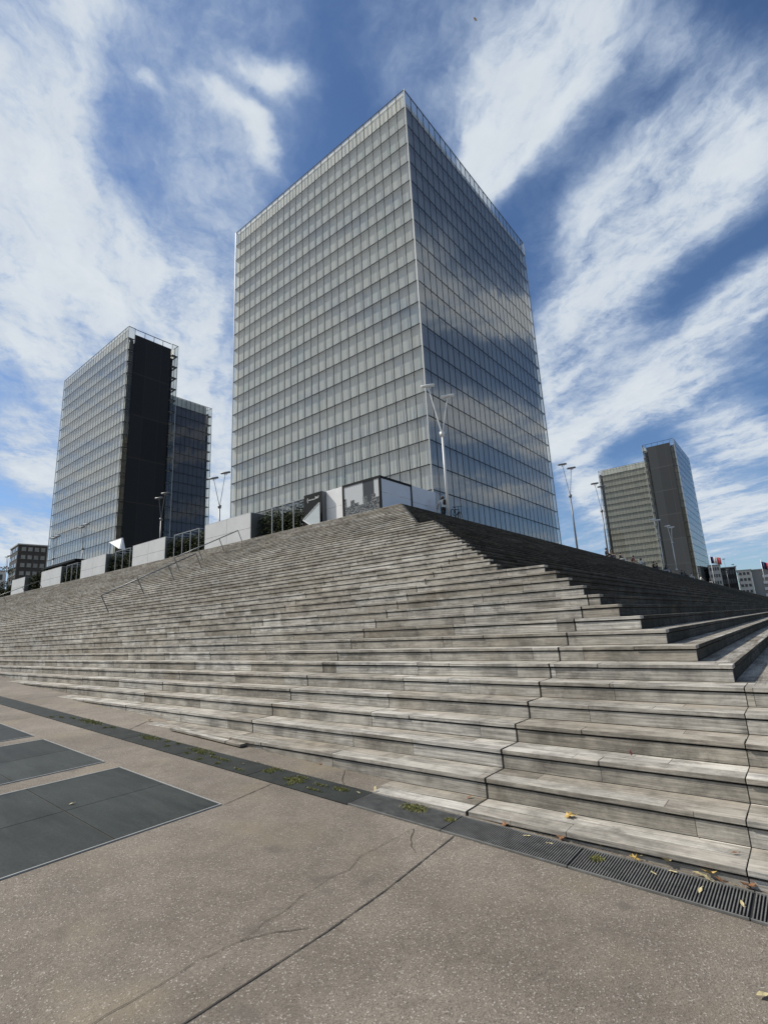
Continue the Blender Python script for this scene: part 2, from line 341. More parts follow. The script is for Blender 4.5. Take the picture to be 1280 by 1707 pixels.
def slate():
    mt, nt, b, _ = mat('slate')
    ge = nd(nt, 'ShaderNodeNewGeometry'); P = ge.outputs['Position']
    oi = nd(nt, 'ShaderNodeObjectInfo')
    mp = nd(nt, 'ShaderNodeMapping'); ln(nt, P, mp.inputs[0]); mp.inputs['Scale'].default_value = (3, .6, 1)
    n = nd(nt, 'ShaderNodeTexNoise', i_Scale=2.5, i_Detail=7.0, i_Roughness=.65); ln(nt, mp.outputs[0], n.inputs['Vector'])
    n2 = nd(nt, 'ShaderNodeTexNoise', i_Scale=60.0, i_Detail=4.0); ln(nt, P, n2.inputs['Vector'])
    n3 = nd(nt, 'ShaderNodeTexNoise', i_Scale=.9, i_Detail=4.0); ln(nt, P, n3.inputs['Vector'])
    c = mix(nt, mrange(nt, n.outputs[0], .35, .7), (.018, .022, .021), (.036, .041, .038))
    c = mix(nt, mrange(nt, n3.outputs[0], .35, .7, 0, .6), c, (.044, .050, .047))
    c = mix(nt, 1., c, mrange(nt, n2.outputs[0], .3, .7, .75, 1.25, False), 'MULTIPLY')
    c = mix(nt, 1., c, mrange(nt, oi.outputs['Random'], 0, 1, .80, 1.2, False), 'MULTIPLY')
    ln(nt, c, b.inputs['Base Color'])
    b.inputs['Roughness'].default_value = .6; b.inputs['Specular IOR Level'].default_value = .18
    bp = nd(nt, 'ShaderNodeBump', i_Strength=.15, i_Distance=.004); ln(nt, n2.outputs[0], bp.inputs['Height']); ln(nt, bp.outputs[0], b.inputs['Normal'])
    return mt

COLW, FLH, ZTOP, PARA, DECK = 1.731, 3.5, 85.28, 3.41, 7.472
def pane_index(nt, P, sp):
    s = mth(nt, 'FLOOR', mth(nt, 'DIVIDE', mth(nt, 'SUBTRACT', mth(nt, 'ADD', sp.outputs[0], sp.outputs[1]), 89.17), COLW))
    t = mth(nt, 'FLOOR', mth(nt, 'DIVIDE', mth(nt, 'SUBTRACT', ZTOP-PARA, sp.outputs[2]), FLH))
    cv = nd(nt, 'ShaderNodeCombineXYZ'); ln(nt, s, cv.inputs[0]); ln(nt, t, cv.inputs[1])
    wn = nd(nt, 'ShaderNodeTexWhiteNoise', noise_dimensions='3D'); ln(nt, cv.outputs[0], wn.inputs['Vector'])
    return s, t, wn
def glass(name='facade_glass', tint=(.92, .94, .92), ior=1.92, dust=.10):
    mt = bpy.data.materials.new(name); mt.use_nodes = True; nt = mt.node_tree; nt.nodes.clear()
    out = nd(nt, 'ShaderNodeOutputMaterial')
    ge = nd(nt, 'ShaderNodeNewGeometry'); sp = nd(nt, 'ShaderNodeSeparateXYZ'); ln(nt, ge.outputs['Position'], sp.inputs[0])
    s, t, wn = pane_index(nt, ge.outputs['Position'], sp)
    tr = nd(nt, 'ShaderNodeBsdfTransparent')
    tcol = mix(nt, wn.outputs[0], tint, tuple(x*.86 for x in tint)); ln(nt, tcol, tr.inputs[0])
    gl = nd(nt, 'ShaderNodeBsdfGlossy', i_Roughness=.015); gl.inputs['Color'].default_value = (.94, .92, .89, 1)
    # each pane sits a hair out of true
    of = nd(nt, 'ShaderNodeVectorMath', operation='SUBTRACT'); ln(nt, wn.outputs['Color'], of.inputs[0]); of.inputs[1].default_value = (.5, .5, .5)
    os_ = nd(nt, 'ShaderNodeVectorMath', operation='SCALE'); ln(nt, of.outputs[0], os_.inputs[0]); os_.inputs['Scale'].default_value = .009
    na = nd(nt, 'ShaderNodeVectorMath', operation='ADD'); ln(nt, ge.outputs['Normal'], na.inputs[0]); ln(nt, os_.outputs[0], na.inputs[1])
    nn = nd(nt, 'ShaderNodeVectorMath', operation='NORMALIZE'); ln(nt, na.outputs[0], nn.inputs[0])
    ln(nt, nn.outputs[0], gl.inputs['Normal'])
    df = nd(nt, 'ShaderNodeBsdfDiffuse'); df.inputs[0].default_value = (.63, .645, .615, 1)
    lw = nd(nt, 'ShaderNodeLayerWeight'); fr0 = ((ior-1)/(ior+1))**2*1.6
    refl = mth(nt, 'MULTIPLY_ADD', mth(nt, 'POWER', lw.outputs['Facing'], 4.5), 1-fr0, fr0)   # same from both sides of the pane
    m1 = nd(nt, 'ShaderNodeMixShader'); m1.inputs[0].default_value = dust; ln(nt, tr.outputs[0], m1.inputs[1]); ln(nt, df.outputs[0], m1.inputs[2])
    m2 = nd(nt, 'ShaderNodeMixShader'); ln(nt, refl, m2.inputs[0]); ln(nt, m1.outputs[0], m2.inputs[1]); ln(nt, gl.outputs[0], m2.inputs[2])
    ln(nt, m2.outputs[0], out.inputs[0])
    return mt
def inner_panels(name, base, lowz, var=.10):
    mt, nt, b, _ = mat(name)
    ge = nd(nt, 'ShaderNodeNewGeometry'); sp = nd(nt, 'ShaderNodeSeparateXYZ'); ln(nt, ge.outputs['Position'], sp.inputs[0])
    s, t, wn = pane_index(nt, ge.outputs['Position'], sp)
    k = mrange(nt, wn.outputs[0], 0, 1, 1-var, 1+var, False)
    # blinds and half open shutters: upright strips, on the lower (office) floors
    sv = nd(nt, 'ShaderNodeCombineXYZ')
    ln(nt, mth(nt, 'MULTIPLY', mth(nt, 'ADD', sp.outputs[0], sp.outputs[1]), 4.2), sv.inputs[0]); ln(nt, mth(nt, 'MULTIPLY', t, 7.3), sv.inputs[1])
    sn = nd(nt, 'ShaderNodeTexNoise', i_Scale=1.0, i_Detail=2.0); ln(nt, sv.outputs[0], sn.inputs['Vector'])
    low = mrange(nt, sp.outputs[2], lowz, lowz-7, 0., 1.)
    stripe = mth(nt, 'MULTIPLY', mrange(nt, sn.outputs[0], .40, .60, -.34, .22), low)
    k = mth(nt, 'ADD', k, stripe)
    k = mth(nt, 'ADD', k, mth(nt, 'MULTIPLY', mrange(nt, sn.outputs[0], .40, .60, -.05, .05), 1.))
    cn = nd(nt, 'ShaderNodeSeparateColor'); ln(nt, wn.outputs['Color'], cn.inputs[0])
    c = mix(nt, mth(nt, 'MULTIPLY', cn.outputs[1], .5), base, tuple(base[i]*(.94, 1.0, 1.05)[i] for i in range(3)))
    odd = mth(nt, 'GREATER_THAN', cn.outputs[2], .955)
    c = mix(nt, mth(nt, 'MULTIPLY', odd, .35), c, tuple(base[i]*(.62, .82, .80)[i] for i in range(3)))
    c = mix(nt, 1., c, k, 'MULTIPLY')
    ln(nt, c, b.inputs['Base Color']); b.inputs['Roughness'].default_value = .75
    b.inputs['Specular IOR Level'].default_value = .15
    return mt

M = {}
M['wood_y'] = wood('weathered_boards_along_flight', 1)
M['wood_x'] = wood('weathered_boards_across_flight', 0, .70)  # right-flight boards, tone lowered to paint in some of their shade
M['riser_x'] = wood('shade_painted_fronts', 0, .17)  # same wood much darker: shade painted on right-flight risers and nosing fronts
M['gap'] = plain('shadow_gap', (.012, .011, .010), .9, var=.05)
M['ground'] = concrete_ground()
M['slate'] = slate()
M['cover'] = plain('drain_cover_iron', (.030, .034, .031), .7, var=.35, scale=4, spec=.15, bump=.2)
M['steel'] = plain('brushed_steel', (.36, .36, .34), .55, .1, .1, 6)
M['galv'] = plain('galvanised_steel', (.34, .35, .35), .5, .55, .15, 5)
M['grate'] = plain('cast_grate', (.15, .148, .138), .65, 0, .35, 9, spec=.2)
M['pit'] = plain('drain_pit', (.012, .012, .011), .95, var=.3)
M['glass'] = glass()
M['glass_in'] = glass('courtyard_glass', (.88, .90, .88), 1.36, .03)
M['inner'] = inner_panels('inner_shutters', (.595, .60, .57), 36, .15)
M['inner_r'] = inner_panels('inner_shutters_grey_shaded', (.29, .285, .27), 32)  # grey shutters, darkened further to paint the shade of the right face
M['oak_end'] = inner_panels('oak_shutters', (.17, .145, .105), 40, .35)
M['inner_b'] = inner_panels('inner_shutters_oak', (.43, .405, .345), 24)
M['inner_l'] = inner_panels('inner_shutters_lilac', (.115, .108, .13), 20)
M['roof_in'] = plain('terrace_wall', (.76, .74, .66), .7, var=.12, scale=.6)
M['mull'] = plain('dark_mullion', (.028, .032, .032), .75, 0, .1, spec=.08)
M['slab'] = plain('floor_slab_edge', (.36, .36, .345), .7, var=.1)
M['post'] = plain('corner_post', (.42, .43, .42), .5, .2, .06)
M['mesh_dark'] = None
M['white'] = plain('white_enamel', (.72, .72, .70), .45, var=.05, scale=1.5)
M['offwhite'] = plain('pale_coated_metal', (.55, .55, .535), .5, var=.07, scale=1.2, bump=.03)
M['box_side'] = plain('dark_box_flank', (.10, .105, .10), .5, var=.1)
M['black'] = plain('black_coated_metal', (.009, .010, .011), .55, 0, .1, spec=.12)
M['lamp'] = plain('lamp_metal', (.66, .66, .64), .5, .1, .06)
M['lamp_dark'] = plain('lamp_metal_dark', (.16, .165, .17), .45, .5, .1)
M['leaf_y'] = plain('yellow_leaf', (.46, .31, .085), .6, var=.3, scale=30)
M['leaf_p'] = plain('pale_leaf', (.50, .42, .22), .6, var=.25, scale=30)
M['leaf_b'] = plain('brown_leaf', (.20, .09, .035), .65, var=.35, scale=30)
M['leaf_r'] = plain('red_leaf', (.10, .022, .02), .6, var=.3, scale=30)
M['moss'] = plain('moss_green', (.23, .225, .075), .8, var=.5, scale=20)
M['hedge_a'] = plain('hedge_leaf', (.026, .034, .013), .7, var=.4, scale=4, spec=.04)
M['hedge_b'] = plain('hedge_leaf_light', (.060, .070, .026), .65, var=.3, scale=4, spec=.06)
M['bark'] = plain('bark', (.06, .05, .04), .8, var=.3, scale=8)

def wall_mesh(name, base, line, sx, sz):
    """expanded metal cladding with sheet joints"""
    mt, nt, b, _ = mat(name)
    ge = nd(nt, 'ShaderNodeNewGeometry'); sp = nd(nt, 'ShaderNodeSeparateXYZ'); ln(nt, ge.outputs['Position'], sp.inputs[0])
    s = mth(nt, 'DIVIDE', mth(nt, 'ADD', sp.outputs[0], sp.outputs[1]), sx); t = mth(nt, 'DIVIDE', sp.outputs[2], sz)
    fs = mth(nt, 'FRACT', s); ft = mth(nt, 'FRACT', t)
    j = mth(nt, 'MAXIMUM', mth(nt, 'LESS_THAN', fs, .02), mth(nt, 'LESS_THAN', ft, .025))
    cv = nd(nt, 'ShaderNodeCombineXYZ'); ln(nt, mth(nt, 'FLOOR', s), cv.inputs[0]); ln(nt, mth(nt, 'FLOOR', t), cv.inputs[1])
    wn = nd(nt, 'ShaderNodeTexWhiteNoise', noise_dimensions='3D'); ln(nt, cv.outputs[0], wn.inputs['Vector'])
    c = mix(nt, 1., base, mrange(nt, wn.outputs[0], 0, 1, .82, 1.15, False), 'MULTIPLY')
    c = mix(nt, j, c, line)
    ln(nt, c, b.inputs['Base Color']); b.inputs['Roughness'].default_value = .6; b.inputs['Specular IOR Level'].default_value = .2
    return mt
M['mesh_dark'] = wall_mesh('dark_mesh_cladding', (.020, .021, .022), (.040, .036, .034), 4.3, 12.)
M['mesh_grey'] = wall_mesh('grey_mesh_cladding', (.046, .050, .053), (.075, .078, .08), 4.3, 12.)

# ---------------------------------------------------------------- ground
Y0, Y1 = -2.0, 60.0
def gz(y):
    return -.05 + .0336*min(max(y, Y0), Y1)
xs = [-3000, -200, -20, 6, 60, 400, 5000]; ys = [-3000, -100, -20, Y0, 20, 40, Y1, 200, 3500]
g = MB()
for i in range(len(xs)-1):
    for j in range(len(ys)-1):
        g.face([(xs[a], ys[b_], gz(ys[b_])) for a, b_ in ((i, j), (i+1, j), (i+1, j+1), (i, j+1))])
tag(g.build('ground', M['ground']), 'speckled washed concrete pavement of the quay', 'ground', kind='structure')

def ground_hit(px, py):
    d = ray(px, py)
    t = (-.05 - 1.6) / (d.z - .0336*d.y)
    return EYE + d*t

# ---------------------------------------------------------------- the wooden steps
NSTEP, TREAD, RISE = 45, .35, .1682
def sx(k): return 3.666 + TREAD*k
def sz(k): return -.097 + RISE*k
YC = {}
for k in range(1, 8): YC[k] = .64 - .33*(7-k)
for k in range(8, 17): YC[k] = .64 + .332*(k-7)
for k in range(17, 32): YC[k] = 4.77 + .331*(k-17)
for k in range(32, 47): YC[k] = 10.40 + .309*(k-32)
YEND, XEND = 120.0, 420.0
stairs = thing('wooden_staircase', (sx(20), 12, sz(20)), 'broad pyramid of weathered grey wooden steps rising to the esplanade', 'staircase')
NOSE, TH = .172, .040
for k in range(1, NSTEP+1):
    x, y, z = sx(k), YC[k], sz(k)
    xn, yn = sx(k+1), YC.get(k+1, y+.31)
    zb = sz(k-1)
    b = MB()
    # riser boards: left flight faces -x, right flight faces -y
    r0 = .014
    yr = -14. if k < 6 else y
    b.box(x+r0, y+r0, zb+.004, x+r0+.03, YEND, z-TH-.015, 0)
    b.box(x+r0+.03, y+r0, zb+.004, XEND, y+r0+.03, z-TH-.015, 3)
    # dark void behind the shadow gap
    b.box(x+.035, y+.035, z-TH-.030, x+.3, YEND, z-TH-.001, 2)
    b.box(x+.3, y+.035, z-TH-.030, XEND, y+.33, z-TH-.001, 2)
    # inner tread boards
    b.box(x+NOSE+.005, y+NOSE+.005, z-TH, xn+.03, YEND, z-.0015, 0)
    ymax = yn+.03
    yy = y+NOSE+.005
    while yy < ymax-.01:
        y2 = min(yy+.172, ymax)
        b.box(xn+.034, yy, z-TH, XEND, y2, z-.0015, 1)
        yy += .177
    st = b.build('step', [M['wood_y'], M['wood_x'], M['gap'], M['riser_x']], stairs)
    n = MB()
    rj = random.Random(k)
    ya = y
    while k <= 16 and ya < 15:                       # near boards: each a hair out of line with the next
        ye = SEAM0 + BOARD*(math.floor((ya+.02-SEAM0)/BOARD)+1)
        if rj.random() < .45 and ye-ya > 1.2: ye -= rj.uniform(.5, .9)
        jx, jz, jt = rj.uniform(-.004, .003), rj.uniform(-.003, .002), rj.uniform(-.004, .004)
        if ya == y: jx = min(jx, 0)
        g_ = .0025
        n.hexa([(x+jx, ya+g_, z-TH+jz), (x+NOSE+jx, ya+g_, z-TH+jz), (x+NOSE+jx+jt, ye-g_, z-TH+jz-jt*.5), (x+jx+jt, ye-g_, z-TH+jz-jt*.5),
                (x+jx, ya+g_, z+jz), (x+NOSE+jx, ya+g_, z+jz), (x+NOSE+jx+jt, ye-g_, z+jz-jt*.5), (x+jx+jt, ye-g_, z+jz-jt*.5)])
        ya = ye
    n.box(x, ya, z-TH, x+NOSE, YEND, z)
    nb = bevel(n.build('nosing_board', M['wood_y'], st), .005, 2)
    n = MB()
    n.box(x+NOSE+.004, y+.004, z-TH, XEND, y+NOSE, z)
    n.box(x+NOSE+.004, y, z-TH+.002, XEND, y+.004, z-.003, 1)  # nosing front in the darker wood, its shade painted in
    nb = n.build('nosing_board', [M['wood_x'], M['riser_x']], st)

# deck of the esplanade behind the top step
dk = MB()
dx, dy = sx(NSTEP)+TREAD, YC[NSTEP]+.31
dk.box(dx, dy, DECK-.4, 900, 900, DECK-.004)
tag(dk.build('esplanade_deck', M['wood_x']), 'grey timber deck of the esplanade above the steps', 'deck', kind='structure')

# ---------------------------------------------------------------- drain, slate plates, joints and cracks
def flat(b, pts, lift, mi=0):
    b.face([(x, y, gz(y)+lift) for x, y in pts], mi)
DX0, DX1 = 3.625, 3.965
pit = MB(); flat(pit, [(DX0, -2), (DX1, -2), (DX1, 3.47), (DX0, 3.47)], .003)
tag(pit.build('drain_pit', M['pit']), 'dark pit under the drain grates', 'drain pit', kind='structure')
GRATE_LABELS = ['slotted drain grate half overgrown with moss, next to the plain cover', 'slotted drain grate where the long pavement joint meets the drain', 'slotted drain grate with a grass tuft and pale leaves on its bars', 'short piece of slotted drain grate cut off by the right picture edge']
y0 = 3.47; i = 0
while y0 > 0:
    y1 = y0-.98
    t = thing('drain_grate', ((DX0+DX1)/2, (y0+y1)/2, gz((y0+y1)/2)), GRATE_LABELS[min(i, 3)], 'drain grate', 'slotted grates of the drain')
    f = MB()
    for xa, xb in ((DX0-.005, DX0+.009), (DX1-.009, DX1+.005)):
        f.hexa([(xa, y1+.004, gz(y1)+.002), (xb, y1+.004, gz(y1)+.002), (xb, y0, gz(y0)+.002), (xa, y0, gz(y0)+.002), (xa, y1+.004, gz(y1)+.013), (xb, y1+.004, gz(y1)+.013), (xb, y0, gz(y0)+.013), (xa, y0, gz(y0)+.013)])
    f.build('frame', M['grate'], t)
    bars = MB(); yy = y1+.012
    while yy < y0-.006:
        bars.box(DX0+.012, yy, gz(yy)+.0035, DX1-.012, yy+.0060, gz(yy)+.0125); yy += .0168
    bars.build('grate_bars', M['grate'], t)
    y0 = y1-.004; i += 1
cv_labels = []
y0 = 3.48; i = 0
while y0 < 46:
    y1 = y0 + (1.46 if y0 < 16 else 5.0)
    b = MB()
    p = [(DX0-.015, y0), (DX1+.015, y0), (DX1+.015, y1-.012), (DX0-.015, y1-.012)]
    b.hexa([(x, y, gz(y)+.001) for x, y in p]+[(x, y, gz(y)+.009) for x, y in p])
    o = b.build('drain_cover', M['cover'], origin=(DX0, y0, gz(y0)))
    lab = {0: 'dark drain cover next to the slotted grates, moss along its joint', 1: 'dark drain cover with the largest green moss patch', 2: 'mossy dark drain cover in front of the flap of a broken lowest step', 3: 'dark drain cover dotted with white specks and thin moss', 4: 'dark drain cover with a yellow-green moss band across it'}.get(i, 'plain dark drain cover in the row curving away to the left')
    tag(o, lab, 'drain cover', 'plain dark covers of the drain')
    y0 = y1; i += 1

PCOL = [(2.03, 2.94), (1.10, 2.02), (.17, 1.09), (-.76, .16), (-1.7, -.77)]
PROW = [(4.42, 6.42), (6.84, 8.84), (9.26, 11.26), (11.68, 13.68), (14.1, 16.1)]
near_words = ['in the field nearest the viewer', 'in the second slate field', 'in the third slate field', 'in the fourth slate field', 'in the fifth slate field']
for r, (ya, yb) in enumerate(PROW):
    for c, (xa, xb) in enumerate(PCOL):
        for h in range(2):
            a, e = (ya, (ya+yb)/2-.004) if h == 0 else ((ya+yb)/2+.004, yb)
            q = ground_probe = None
            b = MB(); p = [(xa, a), (xb, a), (xb, e), (xa, e)]
            b.hexa([(x, y, gz(y)+.001) for x, y in p]+[(x, y, gz(y)+.007) for x, y in p])
            o = b.build('floor_slab', M['slate'], origin=((xa+xb)/2, (a+e)/2, gz(ya)))
            cw = ['at the pointed corner towards the steps', 'next to the corner slab', 'third from the corner', 'fourth from the corner', 'at the picture edge'][c]
            hw = 'on the near side' if h == 0 else 'on the far side'
            tag(o, 'dark slate slab %s, %s, %s' % (near_words[r], cw, hw), 'slate slab', 'dark slate slabs set in the pavement')
    b = MB()
    x0, x1 = PCOL[-1][0], PCOL[0][1]
    for pts in ([(x0, ya-.016), (x1+.013, ya-.016), (x1+.013, ya-.006), (x0, ya-.006)], [(x1+.004, ya-.006), (x1+.013, ya-.006), (x1+.013, yb+.016), (x1+.004, yb+.016)], [(x0, yb+.006), (x1+.004, yb+.006), (x1+.004, yb+.02), (x0, yb+.02)]):
        b.hexa([(x, y, gz(y)+.001) for x, y in pts]+[(x, y, gz(y)+.0105) for x, y in pts])
    o = b.build('edge_strip', M['steel'], origin=(x1, ya, gz(ya)))
    tag(o, 'thin pale metal strip framing the slate field, %s' % ['the nearest one', 'second nearest', 'third nearest', 'fourth nearest', 'farthest'][r], 'edge strip', 'metal strips round the slate fields')
M['joint'] = plain('open_joint', (.055, .047, .038), .95, var=.5, scale=25)
def ribbon(pts, w, name, label, rough=0., lift=.004):
    b = MB(); P = []
    for i in range(len(pts)-1):
        a, c = Vector(pts[i]), Vector(pts[i+1]); n = max(1, int((c-a).length/.05))
        for j in range(n): P.append(a.lerp(c, j/n))
    P.append(Vector(pts[-1]))
    rnd = random.Random(name+label)
    side = []
    for i, p in enumerate(P):
        d = (P[min(i+1, len(P)-1)]-P[max(i-1, 0)]).normalized(); nrm = Vector((-d.y, d.x))
        q = p + nrm*rnd.uniform(-rough, rough); ww = w*rnd.uniform(.45, 1.2)
        side.append((q+nrm*ww, q-nrm*ww))
    for (a, b1), (c, d) in zip(side, side[1:]):
        flat(b, [tuple(b1), tuple(d), tuple(c), tuple(a)], lift)
    return tag(b.build(name, M['joint']), label, 'pavement', kind='structure')
def gp(px, py):
    v = ground_hit(px, py); return (v.x, v.y)
ribbon([(DX0-.02, 2.36), (2.69, 2.29), (2.19, 2.28), (1.3, 2.31), (-4, 2.3)], .0055, 'ground_joint', 'straight joint in the pavement')
ribbon([(DX0-.02, 4.50), (2.97, 4.39)], .0045, 'ground_joint', 'joint from slate to drain')
ribbon([(DX1+.02, 8.45), (4.58, 8.95)], .006, 'ground_joint', 'joint behind the drain')
ribbon([(DX1+.02, 14.2), (5.2, 15)], .006, 'ground_joint', 'far joint behind the drain')
ribbon([gp(690, 1383), gp(655, 1400), gp(600, 1430), gp(580, 1452), gp(560, 1458), gp(500, 1498), gp(480, 1515), gp(440, 1540), gp(400, 1570), gp(330, 1603), gp(270, 1640), gp(230, 1667), gp(155, 1707), gp(60, 1760)], .0017, 'ground_crack', 'branching crack in the pavement', .009)
ribbon([gp(400, 1570), gp(450, 1557), gp(515, 1549)], .0026, 'ground_crack', 'side branch of the crack', .004)
ribbon([gp(690, 1383), gp(684, 1400), gp(686, 1412), gp(694, 1424)], .003, 'ground_crack', 'short crack by the drain', .004)
ribbon([gp(575, 1285), gp(570, 1300), gp(574, 1312)], .004, 'ground_crack', 'crack behind the drain cover', .003)

# ---------------------------------------------------------------- towers
def tower(name, C, a, b, label, inner_mat, end_mat, panes=False, group='glass towers shaped like open books', inner_in=None, outer_b=None):
    """L plan: corner C, legs along unit vectors a and b, outer faces of length 45, legs 14.3 deep"""
    C, a, b = Vector((*C, 0)), Vector((*a, 0)), Vector((*b, 0))
    L, W = 26*COLW, 14.3
    base = C + (a+b)*W/2
    root = thing(name, (base.x, base.y, DECK), label, 'tower', group)
    zl = [ZTOP, ZTOP-PARA]
    while zl[-1]-FLH > DECK+.6: zl.append(zl[-1]-FLH)
    zl.append(DECK)
    up = Vector((0, 0, 1))
    faces = [('OA', C, a, L, 26, -b, .46, .46), ('OB', C, b, L, 26, -a, .46, .46),
             ('EA', C+a*L, b, W, 8, a, 0, 0), ('EB', C+b*L, a, W, 8, b, 0, 0),
             ('IA', C+a*L+b*W, -a, L-W, 18, b, .46, 0), ('IB', C+b*L+a*W, -b, L-W, 18, a, .46, 0)]
    pane_list = []
    fr = MB(); inner = MB(); cor = MB()
    slabs = [MB() for _ in zl]
    for nm, o, d, ln_, nc, nrm, dep, cut in faces:
        step = ln_/nc
        end = nm[0] == 'E'
        colset = range(nc) if not end else (0, nc-1)
        for r in range(len(zl)-1):
            zt, zb = zl[r], zl[r+1]
            for c in colset:
                p0, p1 = o+d*(c*step+.03), o+d*((c+1)*step-.03)
                q = [Vector((p0.x, p0.y, zb+.05)), Vector((p1.x, p1.y, zb+.05)), Vector((p1.x, p1.y, zt-.05)), Vector((p0.x, p0.y, zt-.05))]
                if (q[1]-q[0]).cross(up).dot(nrm) < 0: q = [q[1], q[0], q[3], q[2]]
                pane_list.append((nm, q, q[0].lerp(q[2], .5)))
        # mullions and transoms
        edges = [c*step for c in range(nc+1)] if not end else [0, step, ln_-step, ln_]
        for s in edges:
            if s in (0, ln_): continue
            fr.obox(o+d*(s-.048)-nrm*.07+up*DECK, d*.096, nrm*.09, up*(ZTOP-DECK))
        for i, z in enumerate(zl[:-1]):
            h = .125
            for s0, s1 in (((0, ln_),) if not end else ((0, step), (ln_-step, ln_))):
                fr.obox(o+d*(s0-.01)-nrm*.10+up*(z-h/2 - (h/2 if i == 0 else 0)), d*(s1-s0+.02), nrm*.125, up*h)
                if i > 0 and not (panes and end):
                    dd = dep if dep else 1.2
                    slabs[i].obox(o+d*(s0+.1)-nrm*(dd-.02)+up*(z-.04), d*(s1-s0-.2), nrm*(dd-.13), up*.08)
        # inner wall with its shutters, set back behind the glass
        if dep:
            s0, s1 = (dep, ln_-cut) if nm[0] == 'O' else (2.0, ln_)
            w0, w1 = o+d*s0-nrm*dep, o+d*s1-nrm*dep
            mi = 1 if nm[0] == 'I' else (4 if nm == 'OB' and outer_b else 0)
            q = [w0+up*DECK, w1+up*DECK, w1+up*(zl[1]), w0+up*(zl[1])]
            if (q[1]-q[0]).cross(up).dot(nrm) < 0: q = [q[1], q[0], q[3], q[2]]
            inner.face(q, mi)
            if nm[0] == 'O':                                 # pale lining of the last bay
                e0, e1 = o+d*(ln_-step*1.05)-nrm*(dep-.02), o+d*(ln_-.1)-nrm*(dep-.02)
                inner.face([e0+up*DECK, e1+up*DECK, e1+up*zl[1], e0+up*zl[1]], 2)
            hp = 1.7 if (panes and nm == 'OB') else 3.3
            t0, t1 = w0+nrm*.16, w1+nrm*.16
            q = [t0+up*zl[1], t1+up*zl[1], t1+up*(zl[1]+hp), t0+up*(zl[1]+hp)]
            if (q[1]-q[0]).cross(up).dot(nrm) < 0: q = [q[1], q[0], q[3], q[2]]
            inner.face(q, 2)
        else:
            w = MB()
            w.obox(o+d*1.95-nrm*.6+up*(DECK), d*(ln_-3.9), nrm*.45, up*(ZTOP-1.7-DECK))
            w.build('end_wall', end_mat, root)
            rail = MB()
            rail.obox(o+d*1.95-nrm*.32+up*(ZTOP-.14), d*(ln_-3.9), nrm*.14, up*.14)
            for kk in range(1, 4):
                rail.obox(o+d*(1.95+(ln_-3.9)*kk/4)-nrm*.3+up*(ZTOP-1.7), d*.12, nrm*.1, up*1.58)
            rail.build('roof_rail', M['mull'], root)
            # shutters seen edge-on inside the end bay of the outer glass
            q0, q1 = o+d*.95-nrm*.95, o+d*1.95-nrm*.95
            inner.face([q0+up*DECK, q1+up*DECK, q1+up*zl[1], q0+up*zl[1]], 3)
    # roof of the inner volume
    inn = .46
    r = [C+(a+b)*inn, C+a*(L-2)+b*inn, C+a*(L-2)+b*(W-inn), C+(a+b)*(W-inn), C+a*(W-inn)+b*(L-2), C+a*inn+b*(L-2)]
    if (r[1]-r[0]).cross(r[2]-r[1]).z < 0: r = r[::-1]
    rf = MB(); rf.face([p+up*(zl[1]-.02) for p in r]); rf.build('roof', M['roof_in'], root)
    for q, nrm in ((C, -a-b), (C+a*L, a-b), (C+b*L, b-a), (C+a*L+b*W, a+b), (C+b*L+a*W, a+b)):
        cor = MB(); cor.obox(q-Vector((.07, .07, 0))+up*DECK, (.14, 0, 0), (0, .14, 0), up*(ZTOP-DECK+.02))
        cor.build('corner_post', M['post'], root)
    fr.build('facade_frame', M['mull'], root)
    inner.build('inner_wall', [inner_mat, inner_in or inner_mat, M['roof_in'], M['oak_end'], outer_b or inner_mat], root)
    for s in slabs:
        if s.f: s.build('storey_slab', M['slab'], root)
    if panes:
        def size(e):
            nm, q, c = e
            if nm not in ('OA', 'OB'): return 0
            dv = c-EYE
            n = (q[1]-q[0]).cross(q[3]-q[0])
            return abs(n.dot(dv))/dv.length**3
        pane_list.sort(key=size, reverse=True)
        vis = [e for e in pane_list if (e[1][0].z > DECK+2)]
        big = vis[:100]; ids = set(id(e) for e in big)
        for e in big:
            m_ = MB(); m_.face(e[1]); m_.build('glass_pane', M['glass'], root)
        rest = MB()
        for e in pane_list:
            if id(e) not in ids: rest.face(e[1])
        o = rest.build('glass_pane', M['glass'], root); o['kind'] = 'stuff'
    else:
        byf = {}
        ends = {'EA': C+a*L, 'EB': C+b*L}
        for nm, q, c in pane_list:
            key = nm
            if nm in ends: key = nm + ('near' if (c-ends[nm]).xy.length < W/2 else 'far')
            byf.setdefault(key, MB()).face(q)
        for nm, mb in byf.items():
            mb.build('glass_facade', M['glass_in'] if nm[0] in 'IE' else M['glass'], root)
    return root
tower('glass_tower', (54.23, 34.94), (0, 1), (1, 0), 'tallest-looking glass tower, its corner edge facing the viewer behind the steps', M['inner'], M['mesh_dark'], True, outer_b=M['inner_r'])
tower('glass_tower', (54.5, 174.4), (0, -1), (1, 0), 'glass tower with a black end wall, beyond the planters on the left', M['inner'], M['mesh_dark'], inner_in=M['inner_l'])
tower('glass_tower', (319.3, 35.4), (-1, 0), (0, 1), 'small distant glass tower with a brown-grey mesh end wall, above the seated people', M['inner'], M['mesh_grey'], inner_in=M['inner_b'])

